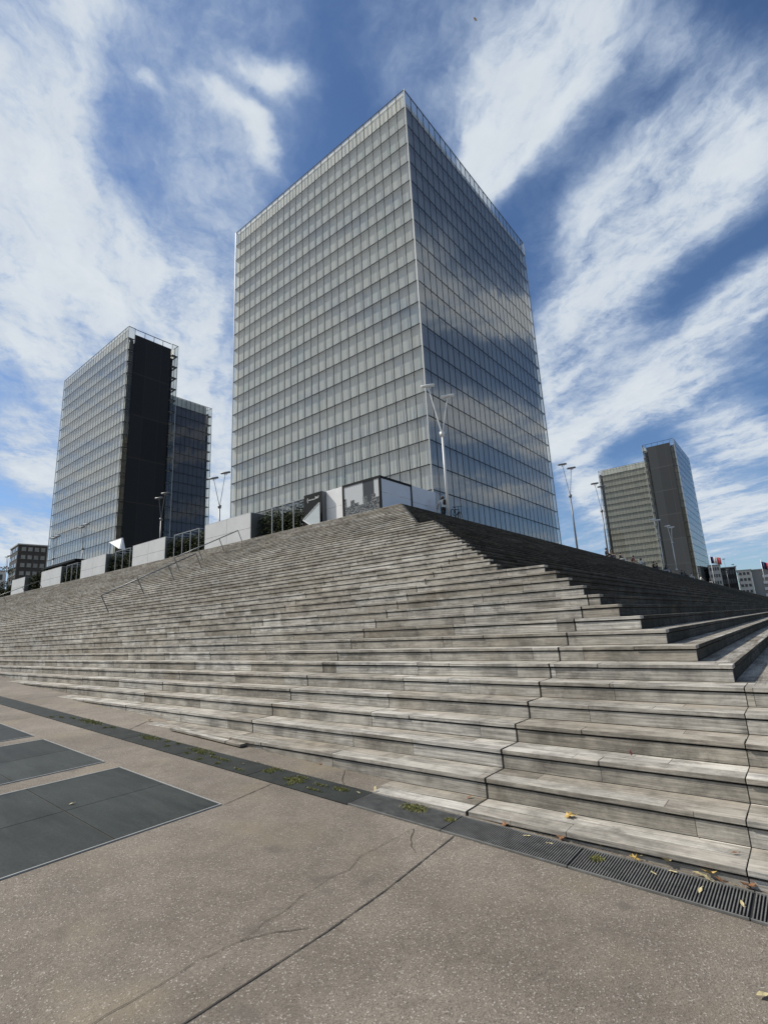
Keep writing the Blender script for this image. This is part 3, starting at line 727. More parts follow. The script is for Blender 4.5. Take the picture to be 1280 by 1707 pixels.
# ---------------------------------------------------------------- street furniture on the deck
def panel_box(name, x, y0, y1, z1, label, depth=2.2, mats=None, seams=True, group='pale metal boxes along the deck edge'):
    t = thing(name, (x+depth/2, (y0+y1)/2, DECK), label, 'metal box', group)
    b = MB()
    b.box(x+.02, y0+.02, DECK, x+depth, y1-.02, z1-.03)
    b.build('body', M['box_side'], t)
    if seams:
        n = 2; zs = [DECK+.02, DECK+(z1-DECK)*.48, z1]
        for i in range(n):
            for j in range(2):
                a = y0+(y1-y0)*i/n; e = y0+(y1-y0)*(i+1)/n
                p = MB(); p.box(x-.01, a+.012, zs[j]+.01, x+.016, e-.012, zs[j+1]-.008)
                bevel(p.build('cladding_sheet', mats or M['offwhite'], t), .004)
        c = MB(); c.box(x-.015, y0, z1-.026, x+depth+.02, y1, z1); c.build('lid', mats or M['offwhite'], t)
    return t
panel_box('metal_box', 20.2, 27.47, 32.93, 9.5, 'large pale metal box behind the upper end of the handrails')
panel_box('metal_box', 20.2, 38.59, 44.08, 9.5, 'pale metal box between two caged hedges, in front of the black end wall')
panel_box('metal_box', 20.2, 49.38, 54.96, 9.5, 'pale metal box below the tilted white panel and forked lamp')
b4 = panel_box('metal_box', 20.2, 60.06, 65.86, 9.5, 'pale metal box under the thin black canopy')
panel_box('metal_box', 20.2, 71.31, 76.0, 9.5, 'smallest visible pale metal box, next to the dark apartment block')

def leaves(mb, cx, cy, cz, rx, ry, rz, n, s, rnd, shape='box'):
    for _ in range(n):
        while True:
            u, v, w = rnd.uniform(-1, 1), rnd.uniform(-1, 1), rnd.uniform(-1, 1)
            if shape == 'box': break
            if u*u+v*v+w*w < 1: break
        top = 1 + .22*math.sin(3.1*u+cy) + .16*math.sin(7.3*v+cx*2)
        p = Vector((cx+u*rx, cy+v*ry, cz+w*rz*top))
        d = Vector((rnd.gauss(0, 1), rnd.gauss(0, 1), rnd.gauss(0, 1))).normalized(); e = d.orthogonal().normalized()
        l = s*rnd.uniform(.6, 1.3)
        k = 1 if rnd.random() < .22 else 0
        mb.face([p-d*l, p+e*l*.42, p+d*l, p-e*l*.42], k)
def hedge(y0, y1, label, top=9.25):
    t = thing('hedge', (21.2, (y0+y1)/2, DECK), label, 'hedge', 'evergreen hedges between the metal boxes')
    rnd = random.Random(int(y0*10)); b = MB()
    n = max(2, int((y1-y0)/1.3))
    for i in range(n):
        cy = y0+(y1-y0)*(i+.5)/n
        h = (top-DECK)*rnd.uniform(.86, 1.12)
        leaves(b, 21.2+rnd.uniform(-.15, .15), cy, DECK+h/2, .75, (y1-y0)/n*.56, h/2, 2600, .105, rnd, 'round' if i % 2 else 'box')
    b.build('foliage', [M['hedge_a'], M['hedge_b']], t)
    s = MB()
    for i in range(n*2):
        cy = y0+(y1-y0)*(i+.5)/n/2
        s.tube([(21.2, cy, DECK), (21.2+rnd.uniform(-.2, .2), cy+rnd.uniform(-.2, .2), DECK+1.3)], [.03, .012], 5)
    s.build('stem', M['bark'], t)
def cage(y0, y1, n, label, ztop=9.45):
    t = thing('steel_cage', (20.3, (y0+y1)/2, DECK), label, 'steel frame', 'steel frames guarding the hedges')
    for i in range(n):
        y = y0+(y1-y0)*i/(n-1)
        for x in (20.32, 22.1):
            b = MB(); b.box(x-.028, y-.028, DECK, x+.028, y+.028, ztop-.03); b.build('post', M['galv'], t)
        b = MB(); b.box(20.29, y-.03, ztop-.03, 22.13, y+.03, ztop+.02); b.build('cross_bar', M['galv'], t)
    for x in (20.32, 22.1):
        b = MB(); b.box(x-.026, y0, ztop-.028, x+.026, y1, ztop+.016); b.build('top_rail', M['galv'], t)
hedge(22.1, 27.2, 'evergreen hedge beside the black sign panel', 9.35)
cage(22.3, 25.4, 4, 'galvanised steel frame round the hedge beside the black sign')
hedge(33.3, 38.4, 'evergreen hedge in front of the black end wall of the left tower', 9.2)
cage(33.9, 37.4, 4, 'galvanised hoop frame round the hedge below the black end wall')
hedge(44.3, 49.2, 'evergreen hedge below the tilted white panel', 9.1)
cage(44.8, 47.6, 3, 'galvanised frame round the hedge below the tilted white panel')
hedge(55.2, 59.9, 'evergreen hedge between the two farther metal boxes', 9.3)
cage(56.2, 58.9, 3, 'galvanised frame round the farthest caged hedge')
hedge(66.1, 71.1, 'bushy hedge with pale leaves next to the smallest metal box', 9.6)
hedge(77.5, 92, 'low hedge at the picture edge, behind the far handrail', 8.9)
# canopy behind the fourth box
t = thing('canopy', (23.5, 62, DECK), 'thin black flat canopy above a pale metal box', 'canopy')
b = MB(); b.box(20.6, 57.8, 9.9, 26.5, 67.5, 10.1); b.build('roof', M['black'], t)
for y in (58.4, 66.9):
    for x in (22.7, 26.2):
        b = MB(); b.box(x-.05, y-.05, DECK, x+.05, y+.05, 9.9); b.build('post', M['black'], t)
# low grey kiosk at the foot of the left tower
t = thing('kiosk', (42, 106, DECK), 'low grey service kiosk at the foot of the left tower', 'kiosk')
b = MB(); b.box(38, 99, DECK, 46, 112, DECK+6.2); b.build('body', plain('kiosk_grey', (.16, .165, .165), .6), t)
b = MB(); b.box(37.8, 98.8, DECK+6.2, 46.2, 112.2, DECK+6.45); b.build('roof', M['mull'], t)
# tilted white panel on a frame
pa, pb, pc, pd_ = atX(182, 904, 23), atX(203, 897, 23.2), atX(207, 917, 23.1), atX(199, 915, 22.6)
t = thing('tilted_panel', (23, pc.y, DECK), 'tilted white ribbed panel standing above the boxes, before the left tower', 'panel')
b = MB(); b.hexa([pa, pd_, pc, pb, pa+Vector((.12, 0, .06)), pd_+Vector((.12, 0, .06)), pc+Vector((.12, 0, .06)), pb+Vector((.12, 0, .06))])
b.build('sheet', M['white'], t)
fr = MB(); fr.tube([pa, pb, pc, pd_, pa], .03, 6); fr.tube([pa.lerp(pd_, .5), pb.lerp(pc, .5)], .02, 6); fr.build('frame', M['galv'], t)
for p in (pa, pc):
    b = MB(); b.tube([(p.x+.1, p.y, DECK), (p.x+.1, p.y, p.z)], .035, 6); b.build('post', M['galv'], t)

# black sign panel with its white wall, triangle and pavilion
M['ink'] = plain('white_lettering', (.75, .75, .74), .6, var=.02)
t = thing('sign_panel', (20.3, 21.2, DECK), 'tall black sign panel with a small line of white lettering', 'sign')
b = MB(); b.box(19.95, 20.48, DECK, 20.75, 21.98, 9.47); b.build('panel', M['black'], t)
side = MB(); side.box(19.97, 20.455, DECK, 20.75, 20.478, 9.47); side.build('side_sheet', M['lamp_dark'], t)
def text(s, size, origin, parent, m, xdir, align='LEFT', extr=.004):
    cu = bpy.data.curves.new('lettering', 'FONT'); cu.body = s; cu.size = size; cu.extrude = extr; cu.align_x = align
    o = bpy.data.objects.new('lettering', cu); col.objects.link(o)
    X = Vector(xdir); Z = Vector((0, 0, 1)); N = X.cross(Z)
    mw = Matrix((X, Z, N)).transposed().to_4x4()
    mw.translation = Vector(origin)
    me = bpy.data.meshes.new_from_object(o)
    bpy.data.objects.remove(o)
    me.materials.clear(); me.materials.append(m)
    for v in me.vertices: v.co = mw @ v.co - wloc(parent)
    o = bpy.data.objects.new('lettering', me); col.objects.link(o); o.parent = parent
    return o
text('{', .30, (19.94, 21.70, 9.02), t, M['ink'], (0, -1, 0))
text('bibliothèque', .115, (19.94, 21.58, 9.07), t, M['ink'], (0, -1, 0))
text('BnF', .21, (19.94, 21.00, 9.09), t, M['ink'], (0, -1, 0), extr=.012)
t = thing('triangular_panel', (19.8, 20.9, DECK), 'glazed triangle in a white frame leaning against the black sign', 'panel')
A, B_, C_ = Vector((19.78, 20.50, 8.75)), Vector((19.78, 21.90, 7.95)), Vector((19.78, 21.2, 7.50)); D_ = Vector((19.78, 20.50, 7.48))
b = MB()
for p, q in ((A, B_), (B_, C_), (C_, D_), (D_, A)): b.tube([p, q], .028, 6)
b.build('frame', M['white'], t)
b = MB(); b.face([A, B_, C_, D_]); b.build('glass_sheet', plain('frosted_glass', (.46, .50, .50), .25, var=.06, spec=.6), t)
t = thing('wall_panel', (20.9, 19.8, DECK), 'bright white wall between the black sign and the black-framed glass box', 'wall')
b = MB(); b.box(20.3, 19.16, DECK, 21.8, 20.45, 8.42); b.box(20.3, 19.16, 8.432, 21.8, 20.45, 9.5)
bevel(b.build('sheet', M['white'], t), .006)
t = thing('glass_pavilion', (21.6, 17.7, DECK), 'black-framed glass pavilion box at the top of the steps', 'pavilion')
fr = MB(); th = .11
X0, X1, Ya, Yb, Zt = 20.2, 23.1, 16.3, 19.08, 9.5
for x, y in ((X0, Ya), (X0, Yb-th), (X1-th, Ya), (X1-th, Yb-th)): fr.box(x, y, DECK, x+th, y+th, Zt-th)
fr.box(X0, Ya, Zt-th, X0+th, Yb, Zt+.02); fr.box(X1-th, Ya, Zt-th, X1, Yb, Zt+.02); fr.box(X0+th, Ya, Zt-th, X1-th, Ya+th, Zt+.02); fr.box(X0+th, Yb-th, Zt-th, X1-th, Yb, Zt+.02)
fr.build('frame', M['black'], t)
def mirror_glass():
    mt, nt, b, _ = mat('mirroring_glass'); b.inputs['Base Color'].default_value = (.03, .034, .036, 1); b.inputs['Roughness'].default_value = .03
    b.inputs['Specular IOR Level'].default_value = 1.0; b.inputs['IOR'].default_value = 2.2
    return mt
M['mirror'] = mirror_glass()
def reflection_pane():
    """front pane whose colour paints a reflection of sky and towers"""
    mt, nt, b, _ = mat('painted_reflection')
    ge = nd(nt, 'ShaderNodeNewGeometry'); sp = nd(nt, 'ShaderNodeSeparateXYZ'); ln(nt, ge.outputs['Position'], sp.inputs[0])
    yy, z = sp.outputs[1], sp.outputs[2]
    cv = nd(nt, 'ShaderNodeCombineXYZ'); ln(nt, mth(nt, 'FLOOR', mth(nt, 'MULTIPLY', yy, 3.3)), cv.inputs[0])
    wn = nd(nt, 'ShaderNodeTexWhiteNoise', noise_dimensions='3D'); ln(nt, cv.outputs[0], wn.inputs['Vector'])
    sky = mth(nt, 'GREATER_THAN', z, mth(nt, 'MULTIPLY_ADD', wn.outputs[0], .55, 8.15))
    n = nd(nt, 'ShaderNodeTexNoise', i_Scale=14.0, i_Detail=5.0); ln(nt, ge.outputs['Position'], n.inputs['Vector'])
    low = mix(nt, mrange(nt, n.outputs[0], .42, .62), (.025, .027, .028), (.24, .245, .24))
    tower_ = mth(nt, 'MULTIPLY', mth(nt, 'LESS_THAN', yy, 17.55), mth(nt, 'GREATER_THAN', yy, 16.75))
    hi = mix(nt, tower_, (.50, .51, .51), (.045, .047, .05))
    c = mix(nt, sky, low, hi)
    ln(nt, c, b.inputs['Base Color']); b.inputs['Roughness'].default_value = .15
    return mt
b = MB(); b.box(X0+.03, Ya+th, DECK, X0+.06, Yb-th, Zt-th); b.build('painted_reflection', reflection_pane(), t)  # mirrored sky and tower are painted into this pane's colour
M['milk'] = plain('milk_glass', (.50, .54, .60), .22, var=.04, scale=.8)
b = MB(); b.box(X0+th, Ya+.03, DECK, X1-th, Ya+.06, 8.62); b.box(X0+th, Ya+.03, 8.64, X1-th, Ya+.06, Zt-th); b.build('side_glazing', M['milk'], t)
b = MB(); b.box(X0+th, Ya+th, Zt-.08, X1-th, Yb-th, Zt-.03); b.build('roof', M['lamp_dark'], t)
t = thing('screen_wall', (24.5, 16.5, DECK), 'pale blue-grey screen wall beside the glass pavilion, next to the cyclist', 'wall')
b = MB(); b.box(X1+.01, Ya+.02, DECK, 25.6, Ya+.10, 8.50); b.box(X1+.01, Ya+.02, 8.515, 25.6, Ya+.10, 9.5); b.build('sheet', M['milk'], t)
b = MB(); b.box(25.61, Ya, DECK, 25.9, Ya+.12, 9.5); b.build('end_post', M['galv'], t)

# handrails
def handrail(y, xs_, label, h=.86):
    t = thing('handrail', (xs_[0], y, sz(1)), label, 'handrail', 'steel handrails on the steps')
    def zs(x): return -.097 + RISE*((x-3.666)/TREAD) - .03
    for x in xs_:
        kk = math.floor((x-3.666)/TREAD); zb = sz(kk)
        b = MB(); b.tube([(x, y, zb), (x-.435*h, y, zb+.90*h)], .024, 6); b.build('post', M['lamp_dark'], t)
    def zt(x): return sz(math.floor((x-3.666)/TREAD))+.90*h
    r = MB(); r.tube([(xs_[0]-.435*h, y, zt(xs_[0])), (xs_[-1]-.435*h, y, zt(xs_[-1]))], .03, 8)
    r.build('rail', M['lamp_dark'], t, smooth=True)
handrail(23.6, [9.95, 11.46, 12.92, 14.37], 'lower steel handrail on the steps, its foot nearest the viewer')
handrail(26.5, [14.8, 16.2, 17.6, 18.9], 'upper steel handrail ending below the large pale metal box')
handrail(62, [14.6, 16.2, 17.8, 19.2], 'distant handrail at the picture edge, before the low hedge')
handrail(66, [9.9, 11.4, 12.9, 14.3], 'farthest handrail, low on the steps at the picture edge')

# forked lamp posts
def lamp(joint, h1, h2, label, dist_base=None, dark=True):
    base = Vector((joint.x, joint.y, DECK))
    t = thing('lamp_post', base, label, 'lamp post', 'forked lamp posts on the esplanade')
    mm = M['lamp_dark'] if dark else M['lamp']
    b = MB(); b.tube([base, base+Vector((0, 0, .25))], .14, 12); b.build('foot', mm, t, smooth=True)
    b = MB(); b.tube([base, joint], [.085, .06], 10); b.build('pole', mm, t, smooth=True)
    b = MB(); b.tube([joint-Vector((0, 0, .12)), joint+Vector((0, 0, .14))], [.13, .16], 10); b.build('collar', mm, t, smooth=True)
    for h in (h1, h2):
        d = (h-joint); ax = d.normalized(); sd = ax.cross(Vector((0, 0, 1)))
        if sd.length < .05: sd = Vector((1, 0, 0))
        sd.normalize()
        a = MB()
        ra_ = .022 if dark else .034
        a.tube([joint+sd*.13, h-ax*.15+sd*.025], ra_, 6); a.tube([joint-sd*.13, h-ax*.15-sd*.025], ra_, 6)
        for q in range(1, 8):
            c = joint+d*(q/8.); w = .13*(1-q/8.)+.025*q/8.
            a.tube([c+sd*w, c-sd*w], .012, 4)
        a.build('arm', mm, t)
        hv = Vector((h.x-joint.x, h.y-joint.y, 0))
        hd = CR.copy(); hd.z = .12; hd.normalize()
        hm = MB(); hm.tube([h-hd*.42, h-hd*.38, h+hd*.38, h+hd*.42], [.06, .095, .095, .06], 10)
        lm = hm.build('lamp_head', mm, t, smooth=True)
        br = MB(); br.tube([h-ax*.2-hd*.1, h+hd*.02-Vector((0, 0, .12))], .03, 6); br.tube([h-ax*.2+hd*.1, h+hd*.16-Vector((0, 0, .12))], .03, 6)
        br.build('bracket', mm, lm)
LAMPS = [((737, 724), (713, 643), (746, 660), 29.3, 'white forked lamp post before the corner of the big tower, tall above the cyclist', False),
 ((366, 845), (356, 797), (376, 788), 45, 'dark forked lamp post in the sky gap left of the big tower', True),
 ((950.5, 827), (937, 774), (952, 780), 50, 'dark forked lamp post in the open sky right of the big tower', True),
 ((1003, 852), (991, 806), (1002, 811), 58, 'dark forked lamp post overlapping the edge of the distant tower', True),
 ((1099, 897), (1088, 866), (1096, 867), 84, 'pale forked lamp post before the inner corner of the distant tower', False),
 ((1120, 905), (1112, 877), (1119, 879), 84, 'pale forked lamp post before the brown-grey end wall of the distant tower', False),
 ((268.5, 866), (265, 830), (275, 822), 60, 'thin forked lamp post before the black end wall of the left tower', True),
 ((138, 915), (136, 879), (144, 874), 75, 'forked lamp post before the bright face of the left tower, right of its neighbour', True),
 ((89, 932), (89.6, 897), (96, 894), 80, 'forked lamp post at the outer edge of the left tower', True),
 ((11, 945), (12, 928), (16, 926), 120, 'small forked lamp post left of the dark apartment block', True),
 ((1231, 957), (1221, 941), (1225, 944), 170, 'tiny forked lamp post left of the white block with four window rows', True),
 ((1211, 953), (1206, 932), (1213, 949), 170, 'tiny forked lamp post behind the flag', True)]
for j, h1, h2, dd, lab, dark in LAMPS:
    lamp(atD(*j, dd), atD(*h1, dd), atD(*h2, dd), lab, dark=dark)

# ---------------------------------------------------------------- distant buildings
def block(name, p0, p1, depth, z1, label, wall, rows, cols, win, margin=.08, zb=0., cat='building', cols_side=3, frame=True):
    """p0-p1: foot of the front as seen from the viewer, left to right"""
    p0, p1 = Vector((p0[0], p0[1], zb)), Vector((p1[0], p1[1], zb))
    d = (p1-p0); ln_ = d.length; d.normalize(); n = d.cross(Vector((0, 0, 1)))     # n points to the viewer side
    if n.dot(EYE-p0) < 0: n = -n
    t = thing(name, ((p0.x+p1.x)/2, (p0.y+p1.y)/2, zb), label, cat)
    up = Vector((0, 0, 1)); H = z1-zb
    b = MB(); b.obox(p0, d*ln_, -n*depth, up*H); b.build('wall', wall, t)
    b = MB(); b.obox(p0-d*.3+n*.3+up*(H+.004), d*(ln_+.6), -n*(depth+.6), up*.5); b.build('roof', M['slab'], t)
    rh = H/rows; cw = ln_*(1-2*margin)/cols
    def wins(o, dr, nr, count, w):
        for r in range(rows):
            for c in range(count):
                q = o+dr*(c*w+w*.17)+up*(r*rh+rh*.30)
                f = MB(); f.obox(q+nr*.003, dr*w*.66, nr*.08, up*rh*.45)
                fo = f.build('window', win, t)
                if frame:
                    s = MB(); s.obox(q-dr*.06-up*.1+nr*.003, dr*(w*.66+.12), nr*.16, up*.095); s.build('sill', M['slab'], fo)
    wins(p0+d*ln_*margin, d, n, cols, cw)
    if cols_side:
        sw = depth/cols_side
        wins(p0-n*depth, n, -d, cols_side, sw)
    return t
M['brick_dark'] = plain('dark_cladding', (.042, .036, .032), .7, var=.2, scale=.3)
M['win_lt'] = plain('window_pane_light', (.20, .20, .19), .2, var=.3, scale=.2, spec=.7)
M['win_dk'] = plain('window_pane_dark', (.03, .033, .035), .2, var=.3, scale=.2, spec=.6)
M['ren'] = plain('pale_render', (.60, .58, .53), .7, var=.06, scale=.2)
M['band_wall'] = plain('band_wall', (.26, .26, .25), .6, var=.1)
M['win_grey'] = plain('window_band', (.10, .10, .10), .25, var=.3, scale=.2)
a, b_ = atD(31, 908, 260), atD(82, 910, 262)
block('apartment_block', (a.x, a.y), (b_.x, b_.y), 16, a.z, 'dark brown apartment block at the left picture edge', M['brick_dark'], 12, 4, M['win_lt'], zb=1.9)
a, b_ = atD(-30, 952, 300), atD(10, 950, 300)
block('low_house', (a.x, a.y), (b_.x, b_.y), 14, a.z, 'low pale building left of the dark apartment block', M['ren'], 6, 4, M['win_dk'], zb=1.9)
a, b_ = atD(1180, 944, 300), atD(1199, 940, 300)
block('office_block', (a.x, a.y), (b_.x, b_.y), 16, a.z, 'white office block behind the flag', M['ren'], 7, 4, M['win_dk'], zb=-.1)
a, b_ = atD(1199, 948, 330), atD(1226, 950, 330)
block('office_block', (a.x, a.y), (b_.x, b_.y), 16, a.z, 'dark low block between the two white blocks', M['brick_dark'], 5, 5, M['win_grey'], zb=-.1)
a, b_ = atD(1228, 952.5, 300), atD(1251, 950.5, 300)
block('office_block', (a.x, a.y), (b_.x, b_.y), 16, a.z, 'white block with four rows of small dark windows', M['ren'], 7, 3, M['win_dk'], zb=-.1)
a, b_ = atD(1251.5, 951.5, 304), atD(1420, 938, 304)
t = block('office_block', (a.x, a.y), (b_.x, b_.y), 18, a.z, 'long banded office block at the right picture edge', M['band_wall'], 6, 1, M['win_dk'], zb=-.1, cols_side=0, frame=False)
p0, p1 = Vector((a.x, a.y, 0)), Vector((b_.x, b_.y, 0)); d = (p1-p0).normalized(); n = d.cross(Vector((0, 0, 1)))
if n.dot(EYE-p0) < 0: n = -n
for r in range(6):
    s = MB(); z = 1.2+r*(a.z-2)/6
    s.obox(p0+d*4+n*.1+Vector((0, 0, z)), d*36, n*.4, Vector((0, 0, 1.3))); s.build('balcony_band', M['white'], t)

# flags
def flag(p, q, foot, cols, label):
    """p: top at the mast, q: bottom fly end"""
    t = thing('flag', foot, label, 'flag')
    b = MB(); b.tube([foot, p+Vector((0, 0, .5))], [.09, .05], 8); b.build('mast', M['lamp'], t, smooth=True)
    d = Vector((q.x-p.x, q.y-p.y, 0)); h = 1.7
    n = 12
    side = Vector((-d.y, d.x, 0)).normalized()
    rows = []
    for i in range(n+1):
        o = p+d*(i/n)+side*math.sin(i*1.0)*.18+Vector((0, 0, -.55*(i/n)**1.3))
        rows.append((o, o-Vector((0, 0, h))))
    b = MB()
    for i in range(n):
        b.face([rows[i][1], rows[i+1][1], rows[i+1][0], rows[i][0]], min(2, i*3//n))
    o = b.build('cloth', cols, t, smooth=True)
    m_ = o.modifiers.new('thick', 'SOLIDIFY'); m_.thickness = .015
cb, cw, cr = plain('flag_blue', (.02, .03, .10), .8), plain('flag_white', (.65, .62, .62), .8), plain('flag_red', (.28, .03, .04), .8)
p, q = atD(1183, 928, 150), atD(1202, 936, 150)
flag(p, q, Vector((p.x, p.y, DECK)), [cb, cw, cr], 'blue, white and red flag flying above the white office block')
p, q = atD(1268, 936, 150), atD(1279, 937, 150)
flag(p, q, Vector((p.x, p.y, DECK)), [cb, cb, cr], 'dark red flag at the right picture edge, above the banded office')
# trees by the left buildings and a far one on the right
def tree(x, y, z, h, r, label, n=700):
    t = thing('small_tree', (x, y, z), label, 'tree')
    rnd = random.Random(int(x*7+y))
    b = MB(); b.tube([(x, y, z), (x+.1, y, z+h*.5), (x, y+.1, z+h*.85)], [.16, .10, .03], 7)
    for i in range(6):
        a_ = i*1.05; b.tube([(x+.05, y, z+h*(.4+.06*i)), (x+math.cos(a_)*r*.7, y+math.sin(a_)*r*.7, z+h*(.62+.05*i))], [.05, .015], 5)
    b.build('trunk', M['bark'], t)
    b = MB()
    for i in range(9):
        a_ = rnd.uniform(0, 6.28); q = rnd.uniform(.1, .75)*r
        leaves(b, x+math.cos(a_)*q, y+math.sin(a_)*q, z+h*rnd.uniform(.5, .98), r*.45, r*.45, r*.35, n//9, .22, rnd, 'round')
    b.build('crown', [M['hedge_a'], M['hedge_b']], t)
v = atD(14, 958, 150); tree(v.x, v.y, gz(90), v.z-gz(90)+2.0, 2.2, 'small leafy tree left of the dark apartment block')

# ---------------------------------------------------------------- people
def ramp_mat(name, c, rough=.8): return plain(name, c, rough, var=.15, scale=8)
SKIN = plain('skin', (.42, .27, .20), .55, var=.05); HAIR = plain('hair', (.025, .02, .016), .6, var=.2)
def body_mesh(joints, edges, mats, pick, name='person'):
    """joints: name -> (co, radius); the first is the pelvis. Skin surface, then materials by pick(co)"""
    keys = list(joints); idx = {k: i for i, k in enumerate(keys)}
    me = bpy.data.meshes.new(name)
    me.from_pydata([joints[k][0] for k in keys], [(idx[a], idx[b]) for a, b in edges], [])
    o = bpy.data.objects.new(name, me); col.objects.link(o)
    sk = o.modifiers.new('skin', 'SKIN'); sk.use_smooth_shade = True
    sv = me.skin_vertices[0].data
    for k in keys:
        r = joints[k][1]; sv[idx[k]].radius = (r, r) if not isinstance(r, tuple) else r
        sv[idx[k]].use_root = idx[k] == 0
    ss = o.modifiers.new('sub', 'SUBSURF'); ss.levels = 1; ss.render_levels = 1
    dg = bpy.context.evaluated_depsgraph_get()
    m2 = bpy.data.meshes.new_from_object(o.evaluated_get(dg))
    bpy.data.objects.remove(o)
    m2.materials.clear()
    for mm in mats: m2.materials.append(mm)
    for p in m2.polygons: p.material_index = pick(p.center); p.use_smooth = True
    return m2
def fingers(J, E, wrist, hand_dir, side, s, pre):
    """palm, four fingers and a thumb growing from a wrist"""
    w = Vector(wrist); hd = Vector(hand_dir).normalized(); sd = Vector(side).normalized()
    J[pre+'palm'] = (w+hd*.07, .030); E.append((s, pre+'palm'))
    for i, l in enumerate((.068, .078, .073, .058)):
        o = sd*(-.030+.02*i)
        J[pre+'k%d' % i] = (w+hd*.105+o, .010); J[pre+'m%d' % i] = (w+hd*(.105+l*.5)+o*1.1, .0085); J[pre+'t%d' % i] = (w+hd*(.105+l*.8)+o*1.05+hd.cross(sd)*.02, .007)
        E += [(pre+'palm', pre+'k%d' % i), (pre+'k%d' % i, pre+'m%d' % i), (pre+'m%d' % i, pre+'t%d' % i)]
    J[pre+'th0'] = (w+hd*.05-sd*.045, .012); J[pre+'th1'] = (w+hd*.095-sd*.06, .009)
    E += [(pre+'palm', pre+'th0'), (pre+'th0', pre+'th1')]
def V(*a): return Vector(a)
def seated(loc, rz, shirt, trousers, lean=0., label='', hairlong=False):
    J, E = {}, []
    J['pelvis'] = (V(0, .02, .10), .13)
    J['waist'] = (V(0, .03+lean*.3, .26), .115); J['chest'] = (V(0, .02-lean*.2, .44), .135); J['neck'] = (V(0, -.02-lean, .60), .055)
    J['head'] = (V(0, -.05-lean, .72), .092); J['crown'] = (V(0, -.03-lean, .82), .065); J['nose'] = (V(0, -.15-lean, .71), .02)
    E += [('pelvis', 'waist'), ('waist', 'chest'), ('chest', 'neck'), ('neck', 'head'), ('head', 'crown'), ('head', 'nose')]
    for s, n in ((-1, 'l'), (1, 'r')):
        J[n+'hip'] = (V(s*.10, -.02, .10), .085); J[n+'knee'] = (V(s*.13, -.44, .17), .06); J[n+'ank'] = (V(s*.12, -.50, -.26), .042); J[n+'toe'] = (V(s*.13, -.66, -.30), .035)
        E += [('pelvis', n+'hip'), (n+'hip', n+'knee'), (n+'knee', n+'ank'), (n+'ank', n+'toe')]
        J[n+'sho'] = (V(s*.18, -.01-lean*.5, .52), .058); J[n+'elb'] = (V(s*.25, -.10-lean*.5, .28), .043); J[n+'wri'] = (V(s*.15, -.34-lean*.3, .24), .028)
        E += [('chest', n+'sho'), (n+'sho', n+'elb'), (n+'elb', n+'wri')]
        fingers(J, E, J[n+'wri'][0], (-s*.25, -1, -.15), (1, -s*.2, 0), n+'wri', n)
    def pick(c):
        if c.z > .585+0*lean: return 0
        if c.y < -.30-lean*.3 and c.z > .205 and c.z < .32 and abs(c.x) < .24: return 0
        if c.z < -.2: return 3
        if c.y < -.06-lean and c.z < .225: return 2
        return 1 if c.z > .16 else 2
    me = body_mesh(J, E, [SKIN, shirt, trousers, HAIR], pick)
    o = bpy.data.objects.new('person', me); col.objects.link(o)
    o.location = loc; o.rotation_euler = (0, 0, rz)
    tag(o, label, 'person', 'people sitting along the top of the steps')
    hm = MB()
    n = 8
    for i in range(6):
        for j in range(n):
            pass
    import bmesh
    bm = bmesh.new(); bmesh.ops.create_icosphere(bm, subdivisions=2, radius=.115)
    for v in bm.verts:
        v.co.z *= 1.08
        if v.co.y < -.03 and v.co.z < .055: v.co *= .8
        if hairlong and v.co.z < -.02 and v.co.y > -.02: v.co.z -= .14
        v.co += V(0, -.02-lean, .765)
    hme = bpy.data.meshes.new('hair'); bm.to_mesh(hme); bm.free(); hme.materials.append(HAIR)
    for p in hme.polygons: p.use_smooth = True
    ho = bpy.data.objects.new('hair', hme); col.objects.link(ho); ho.parent = o
    return o
cl = {n: ramp_mat('cloth_'+n, c) for n, c in dict(black=(.018, .018, .02), white=(.62, .62, .60), grey=(.16, .17, .18), red=(.22, .05, .05), navy=(.02, .025, .05), jeans=(.05, .07, .12), beige=(.36, .31, .24), pale=(.45, .50, .56)).items()}
PPL = [(1012, 923, 'black', 'black', 'person in dark clothes crouching beside a lamp post at the deck edge'), (1019, 927, 'beige', 'navy', 'person in a beige top seated right beside the dark crouching person'),
 (1036, 932, 'black', 'white', 'person in a black top and white trousers seated before the distant tower'), (1056, 937, 'red', 'beige', 'person in a dull red top with pale trousers, seated on the top step'),
 (1070, 941, 'white', 'grey', 'person in a white top and grey trousers seated between others'), (1091, 946, 'black', 'black', 'person all in black, seated in a huddle left of the pale lamp posts'),
 (1097, 948, 'black', 'grey', 'person in black with grey trousers in the huddle near the pale lamp'), (1110, 950, 'navy', 'pale', 'person in navy seated between the two pale lamp posts'),
 (1117, 952, 'grey', 'beige', 'person in grey and beige seated just left of the second pale lamp post'), (1137, 957, 'black', 'jeans', 'person in black and jeans seated below the end wall'),
 (1143, 959, 'navy', 'black', 'person in dark blue seated below the end wall edge'), (1153, 962, 'white', 'white', 'person in white leaning forward below the bright tower face'),
 (1169, 965, 'white', 'beige', 'person in white and beige near the far tower corner'), (1184, 970, 'black', 'white', 'person in a black top farthest along the edge, below the flag')]
for i, (px, py, s, tr, lab) in enumerate(PPL):
    p = atY(px, py, YC[NSTEP]+.12)
    seated((p.x, YC[NSTEP]+.22, sz(NSTEP)+.015), [.2, -.4, .5, -.1, .8, -.6, .3, 0, -.3, .4, -.5, .1, .6, -.2][i], cl[s], cl[tr], [.02, .12, .0, .16, .05, .1, .0, .14, .03, .1, 0., .18, .05, .1][i], lab, i % 3 == 1)
